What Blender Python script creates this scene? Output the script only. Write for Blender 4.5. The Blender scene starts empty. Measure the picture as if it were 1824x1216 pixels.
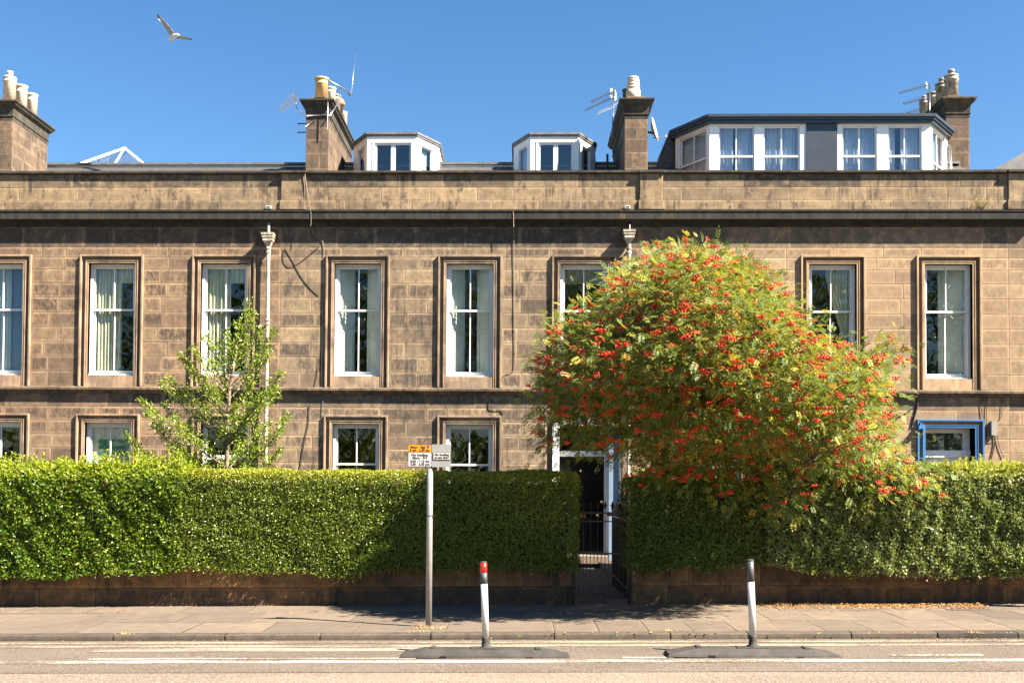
import bpy, math, random
import numpy as np
from mathutils import Vector, Matrix, Euler

# ------------------------------------------------------------------ camera, sky, sun, exposure
W, H = 1824.0, 1216.0
F = 1870.0
EYE = Vector((0, 0, 1.75))
YAW, PITCH, ROLL = math.radians(1.6), math.radians(1.6), math.radians(0.40)
RM = (Matrix.Rotation(YAW, 3, 'Z') @ Matrix.Rotation(math.pi/2 + PITCH, 3, 'X') @ Matrix.Rotation(ROLL, 3, 'Z'))
_d = RM.transposed() @ Vector((0, 1, 0))
PPX = 930 - F * _d.x / -_d.z
PPY = 860 + F * _d.y / -_d.z
sc = bpy.context.scene
COL = sc.collection
cam = bpy.data.cameras.new("camera")
cam.sensor_width = 36; cam.lens = F / W * 36
cam.shift_x = (W/2 - PPX) / W; cam.shift_y = (PPY - H/2) / W
cam.clip_start = 0.1; cam.clip_end = 3000
camo = bpy.data.objects.new("camera", cam); COL.objects.link(camo)
camo.matrix_world = Matrix.Translation(EYE) @ RM.to_4x4()
sc.camera = camo

SUN = Vector((2.25, -1.0, 2.42)).normalized()
elev = math.asin(SUN.z)
w = bpy.data.worlds.new("World"); sc.world = w; w.use_nodes = True
nt = w.node_tree
sky = nt.nodes.new('ShaderNodeTexSky'); sky.sky_type = 'NISHITA'; sky.sun_disc = False
sky.sun_elevation = elev
sky.sun_rotation = math.atan2(SUN.x, SUN.y)
sky.air_density = 1.0; sky.dust_density = 0.15; sky.ozone_density = 2.6
bgn = nt.nodes['Background']; bgn.inputs[1].default_value = 0.05
hs = nt.nodes.new('ShaderNodeHueSaturation'); hs.inputs['Saturation'].default_value = 1.23; hs.inputs['Value'].default_value = .80
nt.links.new(sky.outputs[0], hs.inputs['Color']); nt.links.new(hs.outputs[0], bgn.inputs[0])
sl = bpy.data.lights.new("sun", 'SUN'); sl.energy = 5.0; sl.angle = math.radians(0.5); sl.color = (1.0, 0.89, 0.74)
so = bpy.data.objects.new("sun", sl); COL.objects.link(so)
so.rotation_euler = (-SUN).to_track_quat('-Z', 'Y').to_euler()
sc.view_settings.view_transform = 'Standard'; sc.view_settings.look = 'None'
sc.view_settings.gamma = 1; sc.view_settings.exposure = 2.3
sc.cycles.max_bounces = 8; sc.cycles.diffuse_bounces = 1; sc.cycles.transparent_max_bounces = 12

# ------------------------------------------------------------------ pixel <-> world
def ray(u, v):
    return RM @ Vector(((u-PPX)/F, -(v-PPY)/F, -1.0))
def pt(u, v, Y):
    d = ray(u, v); return EYE + d*(Y/d.y)
def X(u, Y=24.0, v=570): return pt(u, v, Y).x
def Z(v, Y=24.0, u=900): return pt(u, v, Y).z
GR = 0.014
def G(x): return GR*x
def gpt(u, v, off=0.0):
    d = ray(u, v); t = (off + GR*EYE.x - EYE.z) / (d.z - GR*d.x)
    return EYE + d*t

# ------------------------------------------------------------------ materials
def newmat(name):
    m = bpy.data.materials.new(name); m.use_nodes = True
    return m, m.node_tree.nodes, m.node_tree.links, m.node_tree.nodes['Principled BSDF']
def N(ns, t, **k):
    n = ns.new(t)
    for a, b in k.items():
        setattr(n, a, b)
    return n
def noise(ns, ls, scale, detail=4, rough=.6, vec=None, stretch=None):
    tc = ns.new('ShaderNodeTexCoord'); src = tc.outputs['Object'] if vec is None else vec
    if stretch:
        mp = ns.new('ShaderNodeMapping'); mp.inputs['Scale'].default_value = stretch
        ls.new(src, mp.inputs['Vector']); src = mp.outputs[0]
    n = ns.new('ShaderNodeTexNoise'); n.inputs['Scale'].default_value = scale
    n.inputs['Detail'].default_value = detail; n.inputs['Roughness'].default_value = rough
    ls.new(src, n.inputs['Vector']); return n.outputs['Fac']
def remap(ns, ls, src, a, b, c=0., d=1.):
    m = ns.new('ShaderNodeMapRange'); m.inputs[1].default_value = a; m.inputs[2].default_value = b
    m.inputs[3].default_value = c; m.inputs[4].default_value = d
    m.interpolation_type = 'SMOOTHSTEP'
    ls.new(src, m.inputs[0]); return m.outputs[0]
def mathn(ns, ls, op, a, b=None):
    m = ns.new('ShaderNodeMath'); m.operation = op
    for i, x in enumerate((a, b)):
        if x is None: continue
        if isinstance(x, (int, float)): m.inputs[i].default_value = x
        else: ls.new(x, m.inputs[i])
    return m.outputs[0]
def mix(ns, ls, f, a, b, blend='MIX'):
    m = ns.new('ShaderNodeMix'); m.data_type = 'RGBA'; m.blend_type = blend
    for i, x in ((0, f), (6, a), (7, b)):
        if isinstance(x, (int, float)): m.inputs[i].default_value = x
        elif isinstance(x, (tuple, list)): m.inputs[i].default_value = (*x[:3], 1)
        else: ls.new(x, m.inputs[i])
    return m.outputs[2]
def bump(ns, ls, bsdf, h, strength=.3, dist=.01):
    b = ns.new('ShaderNodeBump'); b.inputs['Strength'].default_value = strength; b.inputs['Distance'].default_value = dist
    ls.new(h, b.inputs['Height']); ls.new(b.outputs[0], bsdf.inputs['Normal'])

def simple(name, col, rough=.6, var=.12, scale=6, bmp=0., metal=0., col2=None, spec=None, bscale=None, stretch=None):
    m, ns, ls, b = newmat(name)
    c2 = col2 or tuple(c*(1-var*2) for c in col)
    n = noise(ns, ls, scale, 5, .65, stretch=stretch)
    f = remap(ns, ls, n, .35, .68)
    ls.new(mix(ns, ls, f, col, c2), b.inputs['Base Color'])
    b.inputs['Roughness'].default_value = rough; b.inputs['Metallic'].default_value = metal
    if spec is not None: b.inputs['Specular IOR Level'].default_value = spec
    if bmp: bump(ns, ls, b, noise(ns, ls, bscale or scale*8, 3, .6), bmp, .01)
    return m

def stone(name, ca, cb, dark, centre=.5, streak=.4, joint=(.20, .15, .11), edge=1.12, sootc=(.035, .032, .03)):
    """ashlar: per block random tone, cleaner margins, sooty centre, vertical weather streaks"""
    m, ns, ls, b = newmat(name)
    at = N(ns, 'ShaderNodeAttribute', attribute_name='blk')
    sp = ns.new('ShaderNodeSeparateColor'); ls.new(at.outputs['Color'], sp.inputs[0])
    rnd, soot_shade = sp.outputs[0], sp.outputs[1]
    u2 = ns.new('ShaderNodeUVMap'); u2.uv_map = 'BlockSize'
    s2 = ns.new('ShaderNodeSeparateXYZ'); ls.new(u2.outputs[0], s2.inputs[0]); bw, bh = s2.outputs[0], s2.outputs[1]
    uv = ns.new('ShaderNodeUVMap'); uv.uv_map = 'UVMap'
    su = ns.new('ShaderNodeSeparateXYZ'); ls.new(uv.outputs[0], su.inputs[0])
    ex = mathn(ns, ls, 'MINIMUM', su.outputs[0], mathn(ns, ls, 'SUBTRACT', bw, su.outputs[0]))
    ey = mathn(ns, ls, 'MINIMUM', su.outputs[1], mathn(ns, ls, 'SUBTRACT', bh, su.outputs[1]))
    e = mathn(ns, ls, 'MINIMUM', ex, ey)
    nbig = noise(ns, ls, 1.1, 4, .6)
    nmid = noise(ns, ls, 5.0, 6, .7)
    nfine = noise(ns, ls, 45, 3, .7)
    nst = noise(ns, ls, 7.0, 5, .65, stretch=(1, 1, .12))
    nbed = noise(ns, ls, 6.0, 4, .6, stretch=(.2, 1, 2.5))
    nz = noise(ns, ls, 14, 3, .6)
    base = mix(ns, ls, remap(ns, ls, rnd, 0, 1), ca, cb)
    rv = mathn(ns, ls, 'FRACT', mathn(ns, ls, 'MULTIPLY', rnd, 23.17))
    base = mix(ns, ls, remap(ns, ls, rv, .72, .95, 0, .55), base, (ca[0]*1.28, ca[1]*1.26, ca[2]*1.16))
    base = mix(ns, ls, remap(ns, ls, rv, .30, .0, 0, .45), base, dark)
    base = mix(ns, ls, remap(ns, ls, nmid, .3, .75), base, mix(ns, ls, .62, base, dark))
    base = mix(ns, ls, remap(ns, ls, nbed, .5, .72, 0, .30), base, (ca[0]*1.15, ca[1]*.92, ca[2]*.7))
    # sooty centre with wandering margin
    ez = mathn(ns, ls, 'ADD', e, mathn(ns, ls, 'MULTIPLY', mathn(ns, ls, 'SUBTRACT', nz, .5), .10))
    cen = remap(ns, ls, ez, .022, .072)
    cen = mathn(ns, ls, 'MULTIPLY', cen, remap(ns, ls, noise(ns, ls, 2.7, 5, .72), .36 - .10*centre, .60 - .10*centre))
    cen = mathn(ns, ls, 'MULTIPLY', cen, remap(ns, ls, mathn(ns, ls, 'FRACT', mathn(ns, ls, 'MULTIPLY', rnd, 7.31)), .15, .9, centre*.35, centre))
    tool = noise(ns, ls, 17, 5, .7, stretch=(1.0, 1, .38))
    cen = mathn(ns, ls, 'MULTIPLY', cen, remap(ns, ls, tool, .36, .60, .30, 1.1))
    base = mix(ns, ls, cen, base, dark)
    # streaks + large sooty patches
    st = mathn(ns, ls, 'MULTIPLY', remap(ns, ls, nst, .46, .66), remap(ns, ls, nbig, .42, .60, 0, streak))
    blot = mathn(ns, ls, 'MULTIPLY', remap(ns, ls, noise(ns, ls, 3.1, 7, .78, stretch=(1, 1, .55)), .54, .63), streak)
    st = mathn(ns, ls, 'MAXIMUM', st, mathn(ns, ls, 'MULTIPLY', blot, .8))
    base = mix(ns, ls, st, base, sootc)
    sf = mathn(ns, ls, 'MULTIPLY', soot_shade, remap(ns, ls, nmid, .25, .6, .35, 1))  # block soot, plus shadow painted on the frieze and string bands
    base = mix(ns, ls, sf, base, sootc)
    # light dressed margin
    mg = mathn(ns, ls, 'MULTIPLY', remap(ns, ls, ez, .008, .045, .28, 0), remap(ns, ls, noise(ns, ls, 3.3, 3, .6), .4, .6))
    base = mix(ns, ls, mg, base, tuple(min(1, c*edge) for c in ca))
    jt = mathn(ns, ls, 'MULTIPLY', remap(ns, ls, e, .002, .008, 1, 0), remap(ns, ls, noise(ns, ls, 1.9, 4, .7), .38, .62, .05, .65))
    base = mix(ns, ls, jt, base, joint)
    base = mix(ns, ls, remap(ns, ls, nfine, .25, .8, 0, .30), base, dark, 'MIX')
    base = mix(ns, ls, remap(ns, ls, noise(ns, ls, .55, 3, .5), .35, .65, 0, .38), base, mix(ns, ls, .55, base, dark))
    ls.new(base, b.inputs['Base Color'])
    b.inputs['Roughness'].default_value = .9; b.inputs['Specular IOR Level'].default_value = .25
    hh = mathn(ns, ls, 'ADD', mathn(ns, ls, 'MULTIPLY', nfine, .5), mathn(ns, ls, 'ADD', mathn(ns, ls, 'MULTIPLY', nmid, .8), remap(ns, ls, e, 0, .025, 0, .7)))
    bump(ns, ls, b, hh, .55, .007)
    return m

def trimstone(name, ca, dark, amt=.5, sootc=(.03, .028, .026), scale=3.0, moss=None):
    m, ns, ls, b = newmat(name)
    nst = noise(ns, ls, scale*2.5, 5, .7, stretch=(1, 1, .2))
    nbig = noise(ns, ls, scale*.5, 4, .6)
    nf = noise(ns, ls, 40, 3, .7)
    base = mix(ns, ls, remap(ns, ls, nst, .35, .7), ca, dark)
    base = mix(ns, ls, mathn(ns, ls, 'MULTIPLY', remap(ns, ls, nbig, .40, .66), amt), base, sootc)
    if moss: base = mix(ns, ls, remap(ns, ls, noise(ns, ls, 2.2, 6, .75, stretch=(1, 1, .5)), .60, .70, 0, .75), base, moss)
    base = mix(ns, ls, remap(ns, ls, nf, .3, .8, 0, .3), base, dark)
    ls.new(base, b.inputs['Base Color']); b.inputs['Roughness'].default_value = .92
    b.inputs['Specular IOR Level'].default_value = .2
    bump(ns, ls, b, mathn(ns, ls, 'ADD', nf, nst), .4, .008)
    return m

ST = {}
ST['A'] = stone('sandstone_brown', (.40, .28, .170), (.335, .225, .138), (.080, .056, .043), centre=1.05, streak=.40)
ST['B'] = stone('sandstone_sooty', (.42, .31, .190), (.35, .255, .158), (.095, .073, .057), centre=1.05, streak=.80, edge=1.0, joint=(.15, .11, .08))
ST['C'] = stone('sandstone_clean', (.46, .33, .198), (.39, .275, .165), (.18, .125, .085), centre=.80, streak=.26, edge=1.0)
ST['P'] = stone('parapet_stone', (.43, .31, .185), (.34, .25, .155), (.10, .075, .05), centre=.35, streak=1.0)
ST['W'] = stone('garden_wall_stone', (.36, .20, .09), (.22, .13, .07), (.035, .027, .021), centre=.55, streak=1.0, joint=(.035, .026, .02), edge=1.0)
ST['K'] = stone('kerb_stone', (.12, .097, .076), (.08, .066, .053), (.035, .03, .025), centre=.4, streak=.6, joint=(.02, .017, .014))
ST['F'] = stone('flagstone', (.185, .145, .110), (.152, .120, .092), (.090, .074, .060), centre=.15, streak=.15, joint=(.045, .035, .026), edge=.95)
ST['CH'] = stone('chimney_stone', (.25, .175, .115), (.17, .12, .082), (.07, .05, .038), centre=.6, streak=.8, joint=(.28, .21, .14))
TR = {
 'A': trimstone('trim_brown', (.42, .29, .185), (.25, .17, .12), .5),
 'B': trimstone('trim_sooty', (.39, .28, .185), (.21, .155, .112), .6),
 'C': trimstone('trim_clean', (.47, .325, .195), (.31, .215, .135), .35)}
CHAN_SHADE = trimstone('channel_shade', (.105, .08, .058), (.05, .04, .032), .6)  # dark tone paints the shade inside the sunk architrave channel
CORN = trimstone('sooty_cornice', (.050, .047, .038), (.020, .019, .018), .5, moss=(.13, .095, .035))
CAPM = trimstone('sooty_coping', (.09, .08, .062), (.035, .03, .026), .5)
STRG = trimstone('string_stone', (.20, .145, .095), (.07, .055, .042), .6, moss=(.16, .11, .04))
MORT = simple('mortar', (.17, .125, .09), .95, .2, 9)
WHITE = simple('white_paint', (.78, .77, .74), .35, .05, 8)
WHITE2 = simple('white_upvc', (.80, .80, .79), .25, .03, 5)
CREAM = simple('cream_painted_iron', (.56, .50, .40), .45, .22, 9, col2=(.27, .19, .12))
LEAD = simple('roof_lead', (.16, .16, .165), .5, .2, 5)
SLATE = simple('slate', (.075, .07, .068), .6, .25, 9, .3)
BLUED = simple('blue_grey_cladding', (.035, .045, .06), .35, .1, 4)
IRON = simple('black_iron', (.012, .012, .013), .4, .1, 20)
DOORM = simple('black_gloss_paint', (.008, .008, .009), .12, .1, 5)
BRASS = simple('brass', (.75, .47, .12), .25, .1, 10, metal=1.)
BLUEP = simple('blue_paint', (.055, .17, .36), .35, .06, 5)
BLUEG = simple('blue_grey_paint', (.20, .27, .36), .4, .06, 5)
GREYP = simple('galvanised_grey', (.34, .33, .32), .45, .08, 12, metal=.3)
ALU = simple('aluminium', (.50, .50, .52), .35, .1, 20, metal=.8)
PLGREY = simple('dark_grey_rubber', (.026, .024, .023), .8, .15, 5, .2, col2=(.050, .044, .039))
PLDARK = simple('charcoal_plastic', (.065, .067, .072), .5, .1, 9)
PLRED = simple('red_reflective', (.75, .022, .010), .35, .05, 5)
PLWHITE = simple('white_reflective', (.60, .58, .55), .4, .10, 12, stretch=(1, 1, .2))
POTY = simple('buff_clay', (.62, .40, .17), .7, .12, 6)
POTW = simple('pale_clay', (.62, .52, .40), .75, .18, 7)
POTR = simple('terracotta', (.42, .16, .065), .7, .12, 6)
POTG = simple('weathered_clay', (.40, .34, .27), .8, .25, 7, col2=(.12, .10, .08))
YELS = simple('yellow_sign_face', (.66, .27, .003), .4, .03, 5)
WHS = simple('white_sign_face', (.50, .49, .48), .4, .04, 5)
GRS = simple('grey_sign_back', (.25, .265, .26), .5, .06, 5)
BLKS = simple('black_lettering', (.015, .013, .02), .5, .0, 5)
PURP = simple('purple_spot', (.10, .035, .25), .5, .0, 5)
GRNS = simple('green_sign_face', (.02, .24, .13), .4, .05, 5)
CABLE = simple('black_cable', (.03, .025, .022), .6, .1, 5)
CABLEG = simple('grey_cable', (.23, .19, .15), .6, .1, 5)
BOXG = simple('grey_plastic_box', (.27, .24, .22), .6, .08, 5)
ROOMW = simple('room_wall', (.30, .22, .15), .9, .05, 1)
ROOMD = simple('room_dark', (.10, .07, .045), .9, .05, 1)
NETC = simple('cream_curtain', (.74, .70, .54), .9, .06, 3)
BLUC = simple('blue_curtain', (.55, .66, .74), .9, .05, 3)
BLUN = simple('navy_blind', (.12, .25, .42), .8, .05, 3)
DORC = simple('net_curtain', (.80, .82, .84), .9, .06, 3)
SHUT = simple('shutter_paint', (.80, .80, .74), .45, .04, 4)
BLIND = simple('cream_blind', (.80, .72, .56), .8, .04, 4)
WALLIN = simple('beige_blind', (.35, .26, .15), .9, .1, 2)
BARK = simple('bark', (.115, .085, .06), .9, .3, 14, .6, stretch=(1, 1, .3))
BARKL = simple('light_bark', (.24, .18, .125), .9, .25, 14, .5)
TWIG = simple('twig_core', (.035, .030, .016), .95, .3, 20)
BERRY = simple('berry_red', (.72, .045, .012), .3, .1, 9)
BERRYD = simple('berry_orange', (.80, .13, .015), .3, .1, 9)
BINM = simple('bin_plastic', (.018, .018, .02), .45, .1, 6)
SOIL = simple('soil', (.07, .05, .035), .95, .3, 6, .5)
GRASS = simple('lawn', (.05, .085, .025), .95, .3, 5, .5)
PATHM = simple('path_stone', (.045, .036, .028), .9, .3, 5, .4)
STEPM = simple('step_stone', (.20, .155, .115), .8, .15, 5, .2)
GULLW = simple('gull_white', (.75, .74, .72), .7, .03, 9)
GULLG = simple('gull_underwing', (.42, .33, .27), .8, .1, 9)
GULLB = simple('gull_black', (.03, .03, .035), .7, .05, 9)

def glassmat(name, tint=(1, 1, 1), refl=1.0):
    m, ns, ls, b = newmat(name)
    ns.remove(b)
    out = [n for n in ns if n.type == 'OUTPUT_MATERIAL'][0]
    tr = ns.new('ShaderNodeBsdfTransparent'); tr.inputs[0].default_value = (*tint, 1)
    gl = ns.new('ShaderNodeBsdfGlossy'); gl.inputs['Roughness'].default_value = .015
    nz = noise(ns, ls, 1.6, 2, .4)
    bp = ns.new('ShaderNodeBump'); bp.inputs['Strength'].default_value = .12; bp.inputs['Distance'].default_value = .02
    ls.new(nz, bp.inputs['Height']); ls.new(bp.outputs[0], gl.inputs['Normal'])
    lw = ns.new('ShaderNodeLayerWeight'); lw.inputs[0].default_value = .5
    sch = mathn(ns, ls, 'ADD', .045, mathn(ns, ls, 'MULTIPLY', mathn(ns, ls, 'POWER', lw.outputs['Facing'], 5), .95))
    mx = ns.new('ShaderNodeMixShader')
    ls.new(mathn(ns, ls, 'MULTIPLY', sch, refl), mx.inputs[0])
    ls.new(tr.outputs[0], mx.inputs[1]); ls.new(gl.outputs[0], mx.inputs[2]); ls.new(mx.outputs[0], out.inputs[0])
    return m
GLASS = glassmat('window_glass', (.90, .93, .90), 1.0)
GLASSB = glassmat('dormer_glass', (.84, .89, .93), 1.9)

def leafmat(name, c1, c2, c3, rough=.38, trans=.3, spec=.5, dead=(.20, .125, .05)):
    """c1/c2 random mix per leaf, c3 = new growth"""
    m, ns, ls, b = newmat(name)
    out = [n for n in ns if n.type == 'OUTPUT_MATERIAL'][0]
    at = N(ns, 'ShaderNodeAttribute', attribute_name='lf')
    sp = ns.new('ShaderNodeSeparateColor'); ls.new(at.outputs['Color'], sp.inputs[0])
    c = mix(ns, ls, sp.outputs[0], c1, c2)
    c = mix(ns, ls, sp.outputs[1], c, c3)
    c = mix(ns, ls, sp.outputs[2], c, dead)
    ls.new(c, b.inputs['Base Color']); b.inputs['Roughness'].default_value = rough
    b.inputs['Specular IOR Level'].default_value = spec
    tl = ns.new('ShaderNodeBsdfTranslucent')
    ls.new(mix(ns, ls, .30, c, (c3[0]*1.2, c3[1]*1.3, c3[2]*.6)), tl.inputs[0])
    mx = ns.new('ShaderNodeMixShader'); mx.inputs[0].default_value = trans
    ls.new(b.outputs[0], mx.inputs[1]); ls.new(tl.outputs[0], mx.inputs[2]); ls.new(mx.outputs[0], out.inputs[0])
    return m
LF_LOOSE = leafmat('loose_hedge_leaf', (.035, .105, .010), (.17, .25, .02), (.36, .42, .035), .30, .34)
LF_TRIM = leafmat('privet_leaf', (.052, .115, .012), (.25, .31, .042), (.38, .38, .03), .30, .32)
LF_DARK = leafmat('dark_privet_leaf', (.042, .105, .018), (.17, .235, .042), (.28, .30, .05), .32, .28)
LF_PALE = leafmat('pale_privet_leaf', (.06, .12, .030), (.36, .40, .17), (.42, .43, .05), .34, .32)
LF_HOLLY = leafmat('holly_leaf', (.06, .15, .010), (.22, .30, .025), (.42, .44, .04), .28, .34, .6)
LF_ROWAN = leafmat('rowan_leaf', (.048, .115, .020), (.175, .25, .070), (.46, .40, .04), .55, .34, .3, dead=(.55, .20, .04))
LF_DRY = leafmat('dry_leaf', (.30, .11, .03), (.42, .20, .07), (.50, .33, .10), .8, .1)
LF_STRAW = leafmat('straw', (.55, .40, .10), (.60, .48, .15), (.30, .30, .06), .8, .2)

def asphalt(name, c1, c2, spk, scale=160, patch=.5):
    m, ns, ls, b = newmat(name)
    n1 = noise(ns, ls, scale, 2, .8); n2 = noise(ns, ls, 1.2, 5, .65, stretch=(.35, 1, 1)); n3 = noise(ns, ls, 9, 5, .7)
    n4 = noise(ns, ls, 40, 2, .7)
    c = mix(ns, ls, remap(ns, ls, n2, .35, .65), c1, c2)
    c = mix(ns, ls, remap(ns, ls, n3, .45, .75, 0, .45), c, tuple(x*.72 for x in c2))
    c = mix(ns, ls, remap(ns, ls, n1, .52, .64, 0, .75), c, spk)
    c = mix(ns, ls, remap(ns, ls, n1, .46, .36, 0, .75), c, tuple(x*.35 for x in c2))
    c = mix(ns, ls, remap(ns, ls, n4, .58, .70, 0, .30), c, tuple(x*1.6 for x in c1))
    ls.new(c, b.inputs['Base Color']); b.inputs['Roughness'].default_value = .92; b.inputs['Specular IOR Level'].default_value = .2
    bump(ns, ls, b, n1, .7, .006)
    return m
ASPH1 = asphalt('road_surface_light', (.185, .148, .116), (.145, .115, .090), (.34, .28, .23), 55)
ASPH2 = asphalt('road_surface_dark', (.125, .101, .081), (.095, .078, .063), (.23, .19, .155), 55)
def paint(name, col, wear=.45):
    m, ns, ls, b = newmat(name)
    n = noise(ns, ls, 30, 5, .75); n2 = noise(ns, ls, 2.2, 4, .6, stretch=(.4, 1, 1))
    f = mathn(ns, ls, 'ADD', mathn(ns, ls, 'MULTIPLY', n, .6), mathn(ns, ls, 'MULTIPLY', n2, .5))
    ls.new(mix(ns, ls, remap(ns, ls, f, wear, wear+.12), col, (.11, .088, .07)), b.inputs['Base Color'])
    b.inputs['Roughness'].default_value = .8
    return m
PWHITE = paint('worn_white_paint', (.40, .35, .29), .50)
PFAINT = paint('faint_white_paint', (.24, .20, .165), .50)
PYEL = paint('worn_yellow_paint', (.34, .265, .175), .50)

# ------------------------------------------------------------------ mesh builder
class MB:
    def __init__(s): s.v = []; s.f = []; s.m = []; s.uv = {}; s.blk = {}
    def add(s, vs, fs, mi=0):
        o = len(s.v); s.v += [tuple(p) for p in vs]
        for f in fs: s.f.append(tuple(i+o for i in f)); s.m.append(mi)
    def box(s, x0, x1, y0, y1, z0, z1, mi=0):
        if x0 > x1: x0, x1 = x1, x0
        if y0 > y1: y0, y1 = y1, y0
        if z0 > z1: z0, z1 = z1, z0
        s.add([(x0,y0,z0),(x1,y0,z0),(x1,y1,z0),(x0,y1,z0),(x0,y0,z1),(x1,y0,z1),(x1,y1,z1),(x0,y1,z1)],
              [(0,3,2,1),(4,5,6,7),(0,1,5,4),(1,2,6,5),(2,3,7,6),(3,0,4,7)], mi)
    def obox(s, c, ax, ay, az, mi=0):
        c = Vector(c); ax = Vector(ax); ay = Vector(ay); az = Vector(az)
        P = [c+a*ax+b*ay+d*az for d in (-1,1) for a, b in ((-1,-1),(1,-1),(1,1),(-1,1))]
        s.add(P, [(0,3,2,1),(4,5,6,7),(0,1,5,4),(1,2,6,5),(2,3,7,6),(3,0,4,7)], mi)
    def prism(s, poly, d, mi=0):
        """poly: list of 3d points, extruded by vector d"""
        n = len(poly); d = Vector(d)
        P = [Vector(p) for p in poly] + [Vector(p)+d for p in poly]
        s.add(P, [tuple(range(n-1,-1,-1)), tuple(range(n, 2*n))] + [(i,(i+1)%n,(i+1)%n+n,i+n) for i in range(n)], mi)
    def extx(s, prof, x0, x1, mi=0):
        s.prism([(x0, y, z) for y, z in prof], (x1-x0, 0, 0), mi)
    def tube(s, pts, rad, n=8, mi=0, cap=True):
        pts = [Vector(p) for p in pts]
        if not isinstance(rad, (list, tuple)): rad = [rad]*len(pts)
        o = len(s.v); up = None
        for i, p in enumerate(pts):
            t = (pts[min(i+1, len(pts)-1)] - pts[max(i-1, 0)]).normalized()
            if up is None: up = Vector((0,0,1)) if abs(t.z) < .9 else Vector((1,0,0))
            a = t.cross(up)
            if a.length < 1e-4: a = t.cross(Vector((0,1,0)))
            a.normalize(); b = a.cross(t).normalized(); up = b
            for k in range(n):
                an = 2*math.pi*k/n; s.v.append(tuple(p + (a*math.cos(an)+b*math.sin(an))*rad[i]))
        for i in range(len(pts)-1):
            for k in range(n):
                k2 = (k+1) % n; s.f.append((o+i*n+k, o+i*n+k2, o+(i+1)*n+k2, o+(i+1)*n+k)); s.m.append(mi)
        if cap:
            s.f.append(tuple(o+k for k in range(n))); s.m.append(mi)
            s.f.append(tuple(o+(len(pts)-1)*n+k for k in range(n-1, -1, -1))); s.m.append(mi)
    def lathe(s, prof, c=(0,0,0), n=16, mi=0, ax=None):
        """prof [(r,z)] bottom->top"""
        o = len(s.v)
        for r, z in prof:
            for k in range(n):
                a = 2*math.pi*k/n; s.v.append((c[0]+r*math.cos(a), c[1]+r*math.sin(a), c[2]+z))
        for i in range(len(prof)-1):
            for k in range(n):
                k2 = (k+1) % n; s.f.append((o+i*n+k, o+i*n+k2, o+(i+1)*n+k2, o+(i+1)*n+k)); s.m.append(mi)
        s.f.append(tuple(o+k for k in range(n-1,-1,-1))); s.m.append(mi)
        s.f.append(tuple(o+(len(prof)-1)*n+k for k in range(n))); s.m.append(mi)
    def block(s, P, w_, h_, rnd, soot_shade, mi=0):
        """quad with block attributes; P = bl, br, tr, tl"""
        i = len(s.f); s.add(P, [(0,1,2,3)], mi)
        s.uv[i] = ((0,0),(w_,0),(w_,h_),(0,h_)); s.blk[i] = (rnd, soot_shade, w_, h_)
    def build(s, name, mats, parent=None, smooth=False, shear=False):
        me = bpy.data.meshes.new(name)
        vs = [(x, y, z+G(x)) for x, y, z in s.v] if shear else s.v
        me.from_pydata(vs, [], s.f)
        if not isinstance(mats, (list, tuple)): mats = [mats]
        for m_ in mats: me.materials.append(m_)
        me.polygons.foreach_set('material_index', s.m)
        if smooth: me.polygons.foreach_set('use_smooth', [True]*len(s.f))
        if s.blk:
            uvl = me.uv_layers.new(name='UVMap'); uv2 = me.uv_layers.new(name='BlockSize'); S2 = np.ones((len(me.loops), 2), np.float32); ca = me.color_attributes.new('blk', 'FLOAT_COLOR', 'CORNER')
            nl = len(me.loops); U = np.full((nl, 2), .5, np.float32); C = np.zeros((nl, 4), np.float32)
            C[:] = (.5, 0, 1, 1)
            ls_ = np.zeros(len(s.f), np.int32); me.polygons.foreach_get('loop_start', ls_)
            for i, q in s.uv.items():
                a = ls_[i]; U[a:a+4] = q; C[a:a+4] = (s.blk[i][0], s.blk[i][1], 0, 1); S2[a:a+4] = s.blk[i][2:]
            me.uv_layers['UVMap'].data.foreach_set('uv', U.ravel()); me.uv_layers['BlockSize'].data.foreach_set('uv', S2.ravel()); ca.data.foreach_set('color', C.ravel())
        me.update()
        return link(name, me, parent)
def link(name, me, parent=None):
    o = bpy.data.objects.new(name, me); COL.objects.link(o)
    if parent is not None:
        o.parent = parent
        o.matrix_parent_inverse = Matrix.Identity(4)
        o.location = -pworld(parent)
    return o
def pworld(p):
    v = Vector(p.location)
    while p.parent is not None:
        p = p.parent; v += Vector(p.location)
    return v
def thing(name, label, cat, loc=(0,0,0), group=None):
    o = bpy.data.objects.new(name, None); COL.objects.link(o); o.location = loc; o.empty_display_size = .2
    return tag(o, label, cat, group)
def tag(o, label, cat=None, group=None, kind=None):
    if label: o['label'] = label
    if cat: o['category'] = cat
    if group: o['group'] = group
    if kind: o['kind'] = kind
    return o
def np_mesh(name, V, Fc, mats, parent=None, lf=None, smooth=False, kind=None):
    me = bpy.data.meshes.new(name); k = Fc.shape[1]
    me.vertices.add(len(V)); me.vertices.foreach_set('co', V.astype(np.float32).ravel())
    me.loops.add(Fc.size); me.loops.foreach_set('vertex_index', Fc.astype(np.int32).ravel())
    me.polygons.add(len(Fc)); me.polygons.foreach_set('loop_start', np.arange(0, Fc.size, k, dtype=np.int32))
    me.polygons.foreach_set('loop_total', np.full(len(Fc), k, np.int32))
    if smooth: me.polygons.foreach_set('use_smooth', np.ones(len(Fc), bool))
    for m_ in (mats if isinstance(mats, (list, tuple)) else [mats]): me.materials.append(m_)
    if lf is not None:
        ca = me.color_attributes.new('lf', 'FLOAT_COLOR', 'POINT'); ca.data.foreach_set('color', lf.astype(np.float32).ravel())
    me.update(calc_edges=True)
    o = link(name, me, parent)
    if kind: o['kind'] = kind
    return o
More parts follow.
